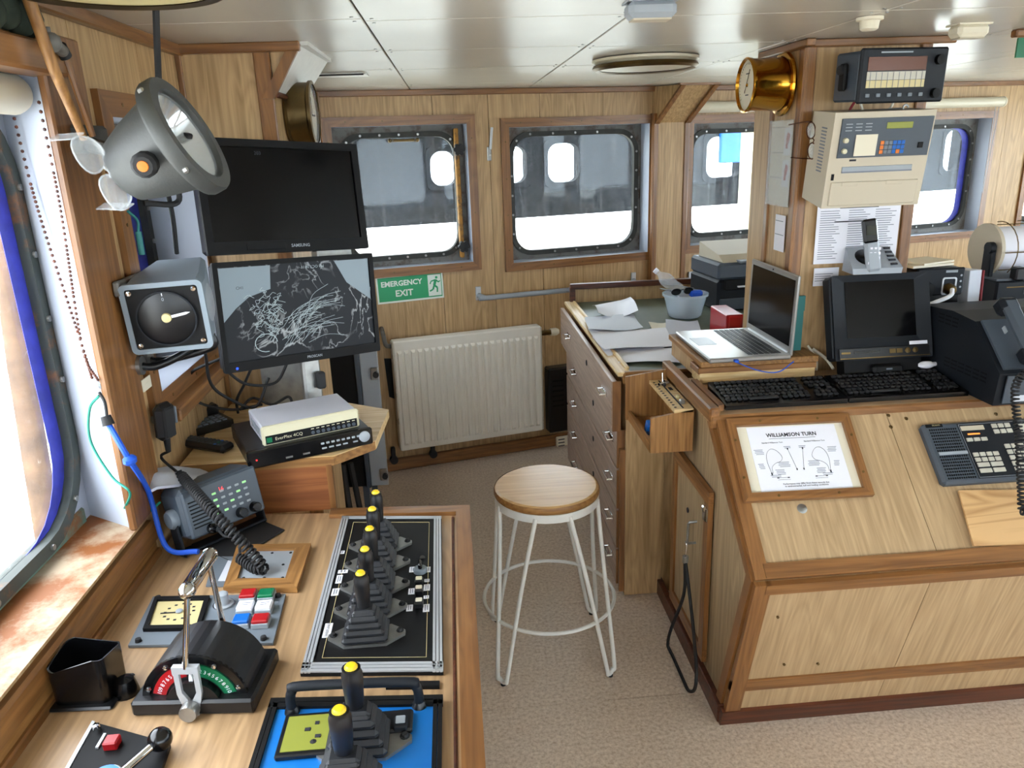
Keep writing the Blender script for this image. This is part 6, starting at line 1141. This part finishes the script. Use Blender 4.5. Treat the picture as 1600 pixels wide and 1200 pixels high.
hkk = thing('window_hook', 'flat steel catch hook on the wall between two windows', 'hook', bt_(765, 226)); obj('plate', MB().box((-.005, -.003, -.045), (.022, .006, .07), .002), 'steel', hkk); obj('arm', MB().box((.005, -.014, .03), (.014, .005, .11), .002, R=Matrix.Rotation(.12, 3, 'Y')), 'alu', hkk); obj('pin', MB().cyl((-.005, -.006, -.05), (-.005, -.014, -.05), .005, n=8), 'chrome', hkk)
def blind2(label, u, w_, z):
    b = thing('rolled_blind', label, 'blind', TB@Matrix.Translation((u, -.035, z)), 'rolled blinds at the aft windows'); obj('roll', MB().cyl((0, 0, 0), (w_, 0, 0), .03, n=20), 'light_cream', b); obj('end_cap', MB().cyl((w_, 0, 0), (w_+.01, 0, 0), .033, n=20), 'paper_warm', b); obj('pull_cord', MB().tube([(w_-.05, -.005, -.02), (w_-.06, -.005, -.55)], .0015, 5).tube([(w_-.02, -.005, -.02), (w_-.055, -.005, -.56)], .0015, 5), 'grey_light', b)
blind2('rolled cream blind above the window behind the printer', 1.39, .82, 1.875); blind2('rolled cream blind at the window right of the column', 2.72, .88, 1.865)
cbn = thing('equipment_rack', 'black rack cabinet on legs with pale latched door edge behind shelf', 'cabinet', (-.48, 3.1, 0)); sw(MB().box((-.51, 3.18, .655), (.195, .34, .59), .004), 'body', 'matte_black', cbn); sw(MB().box((-.412, 3.0, .655), (.02, .02, .59), .003), 'corner_post', 'grey_case', cbn); sw(MB().box((-.365, 3.0, .66), (.072, .014, .585), .003), 'door_edge', 'grey_light', cbn)
for z in (.86, .64, .42): l_ = sw(MB().box((-.345, 2.985, z), (.03, .018, .05), .003), 'latch', 'steel', cbn); sw(MB().cyl((-.338, 2.975, z), (-.338, 2.96, z), .012, n=10), 'latch_knob', 'rubber', l_)
for x, y in ((-.58, 3.04), (-.43, 3.04), (-.58, 3.32), (-.43, 3.32)): sw(MB().box((x, y, .18), (.025, .025, .36)), 'leg', 'grey_case', cbn)
tag(obj('cable_bundle', MB().tube(spline([(-.5, 2.93, .5), (-.49, 2.92, .3), (-.46, 2.9, .15), (-.49, 2.88, .02)], 8), .014, 8).tube(spline([(-.47, 2.94, .5), (-.45, 2.93, .3), (-.44, 2.92, .15), (-.46, 2.9, .02)], 8), .012, 8), 'rubber'), 'thick black cables dropping to the floor in front of the rack', 'cable')
cw2 = thing('wall_clock', 'round metal wall clock on the side of the left column', 'clock', basis((-.449, 2.385, 1.822), (0, 1, 0), (-1, 0, 0), (0, 0, 1)))
obj('case', MB().lathe([(.095, -.001), (.097, -.006), (.086, -.01), (.085, -.06), (.09, -.064), (.09, -.072), (.08, -.074)], (0, 0, 0), (0, 1, 0), 36), 'old_brass', cw2); obj('dial', MB().lathe([(0, -.062), (.082, -.062)], (0, 0, 0), (0, 1, 0), 36), 'paper_warm', cw2); obj('glass', MB().lathe([(0, -.07), (.081, -.07)], (0, 0, 0), (0, 1, 0), 36), 'clear_plastic', cw2); obj('hand', MB().box((.0, -.064, .02), (.006, .001, .05)).box((.02, -.065, -.004), (.05, .001, .005)), 'ink', cw2)
# ================================================================== CEILING THINGS
def ceil_lamp(label, c, r, m='light_cream'):
    l = thing('ceiling_light', label, 'ceiling light', (c[0], c[1], CEIL), 'round ceiling lights'); obj('base_ring', MB().lathe([(r*.9, -.001), (r, -.004), (r, -.012), (r*.93, -.016), (r*.9, -.02)], (0, 0, 0), (0, 0, 1), 48), 'old_brass' if m != 'light_cream' else 'light_cream', l); obj('trim_ring', MB().lathe([(r*.88, -.02), (r*.98, -.022), (r*1.0, -.032), (r*.94, -.04), (r*.86, -.036)], (0, 0, 0), (0, 0, 1), 48), 'old_brass', l); obj('diffuser', MB().lathe([(0, -.03), (r*.87, -.034)], (0, 0, 0), (0, 0, 1), 48), m, l)
ceil_lamp('round cream ceiling light in front of the aft windows', (.705, 2.86), .185); ceil_lamp('round tan rim of a ceiling light at the top left edge', (-.47, 1.285), .16, 'gold_face')
def det(label, p, r, box=None, m='paper_warm'):
    d = thing('ceiling_detector', label, 'detector', (p.x, p.y, CEIL), 'ceiling fittings')
    if box: obj('housing', MB().box((0, 0, -.018), (box[0], box[1], .034), .01), m, d); obj('base', MB().box((0, 0, -.002), (box[0]*1.05, box[1]*1.05, .004)), m, d); obj('lamp_face', MB().box((0, 0, -.036), (box[0]*.8, box[1]*.7, .004), .001), 'beige_plastic', d)
    else: obj('base', MB().lathe([(r, -.001), (r, -.008), (r*.8, -.01)], (0, 0, 0), (0, 0, 1), 24), m, d); obj('cup', MB().lathe([(r*.75, -.009), (r*.68, -.028), (r*.5, -.032), (0, -.032)], (0, 0, 0), (0, 0, 1), 24), m, d)
det('small rectangular emergency lamp near the ceiling seam', Zp(1016, 18, CEIL-.02), 0, (.1, .06), 'grey_light'); det('small round smoke detector left of the column', Zp(1358, 40, CEIL-.02), .032); det('cream box detector right of the column top', Zp(1513, 50, CEIL-.02), 0, (.09, .06))
es = thing('hanging_exit_sign', 'dark green hanging sign on a wooden batten at the top right', 'sign', Zp(1600, 45, CEIL)); e0 = es.matrix_world.translation; obj('batten', MB().box((.05, 0, -.012), (.16, .03, .022), .004), 'trim_x', es); obj('board', MB().box((.06, .02, -.05), (.12, .006, .055)), 'green', es)
vn = Zp(515, 118, CEIL-.005); ve = thing('ceiling_vent', 'dark slot vent in the ceiling right of the left column', 'vent', (vn.x+.03, vn.y, CEIL)); obj('frame', MB().box((0, 0, -.004), (.22, .12, .008), .002), 'white_paint', ve); obj('slot', MB().box((0, -.055, -.009), (.2, .014, .004)), 'matte_black', ve)
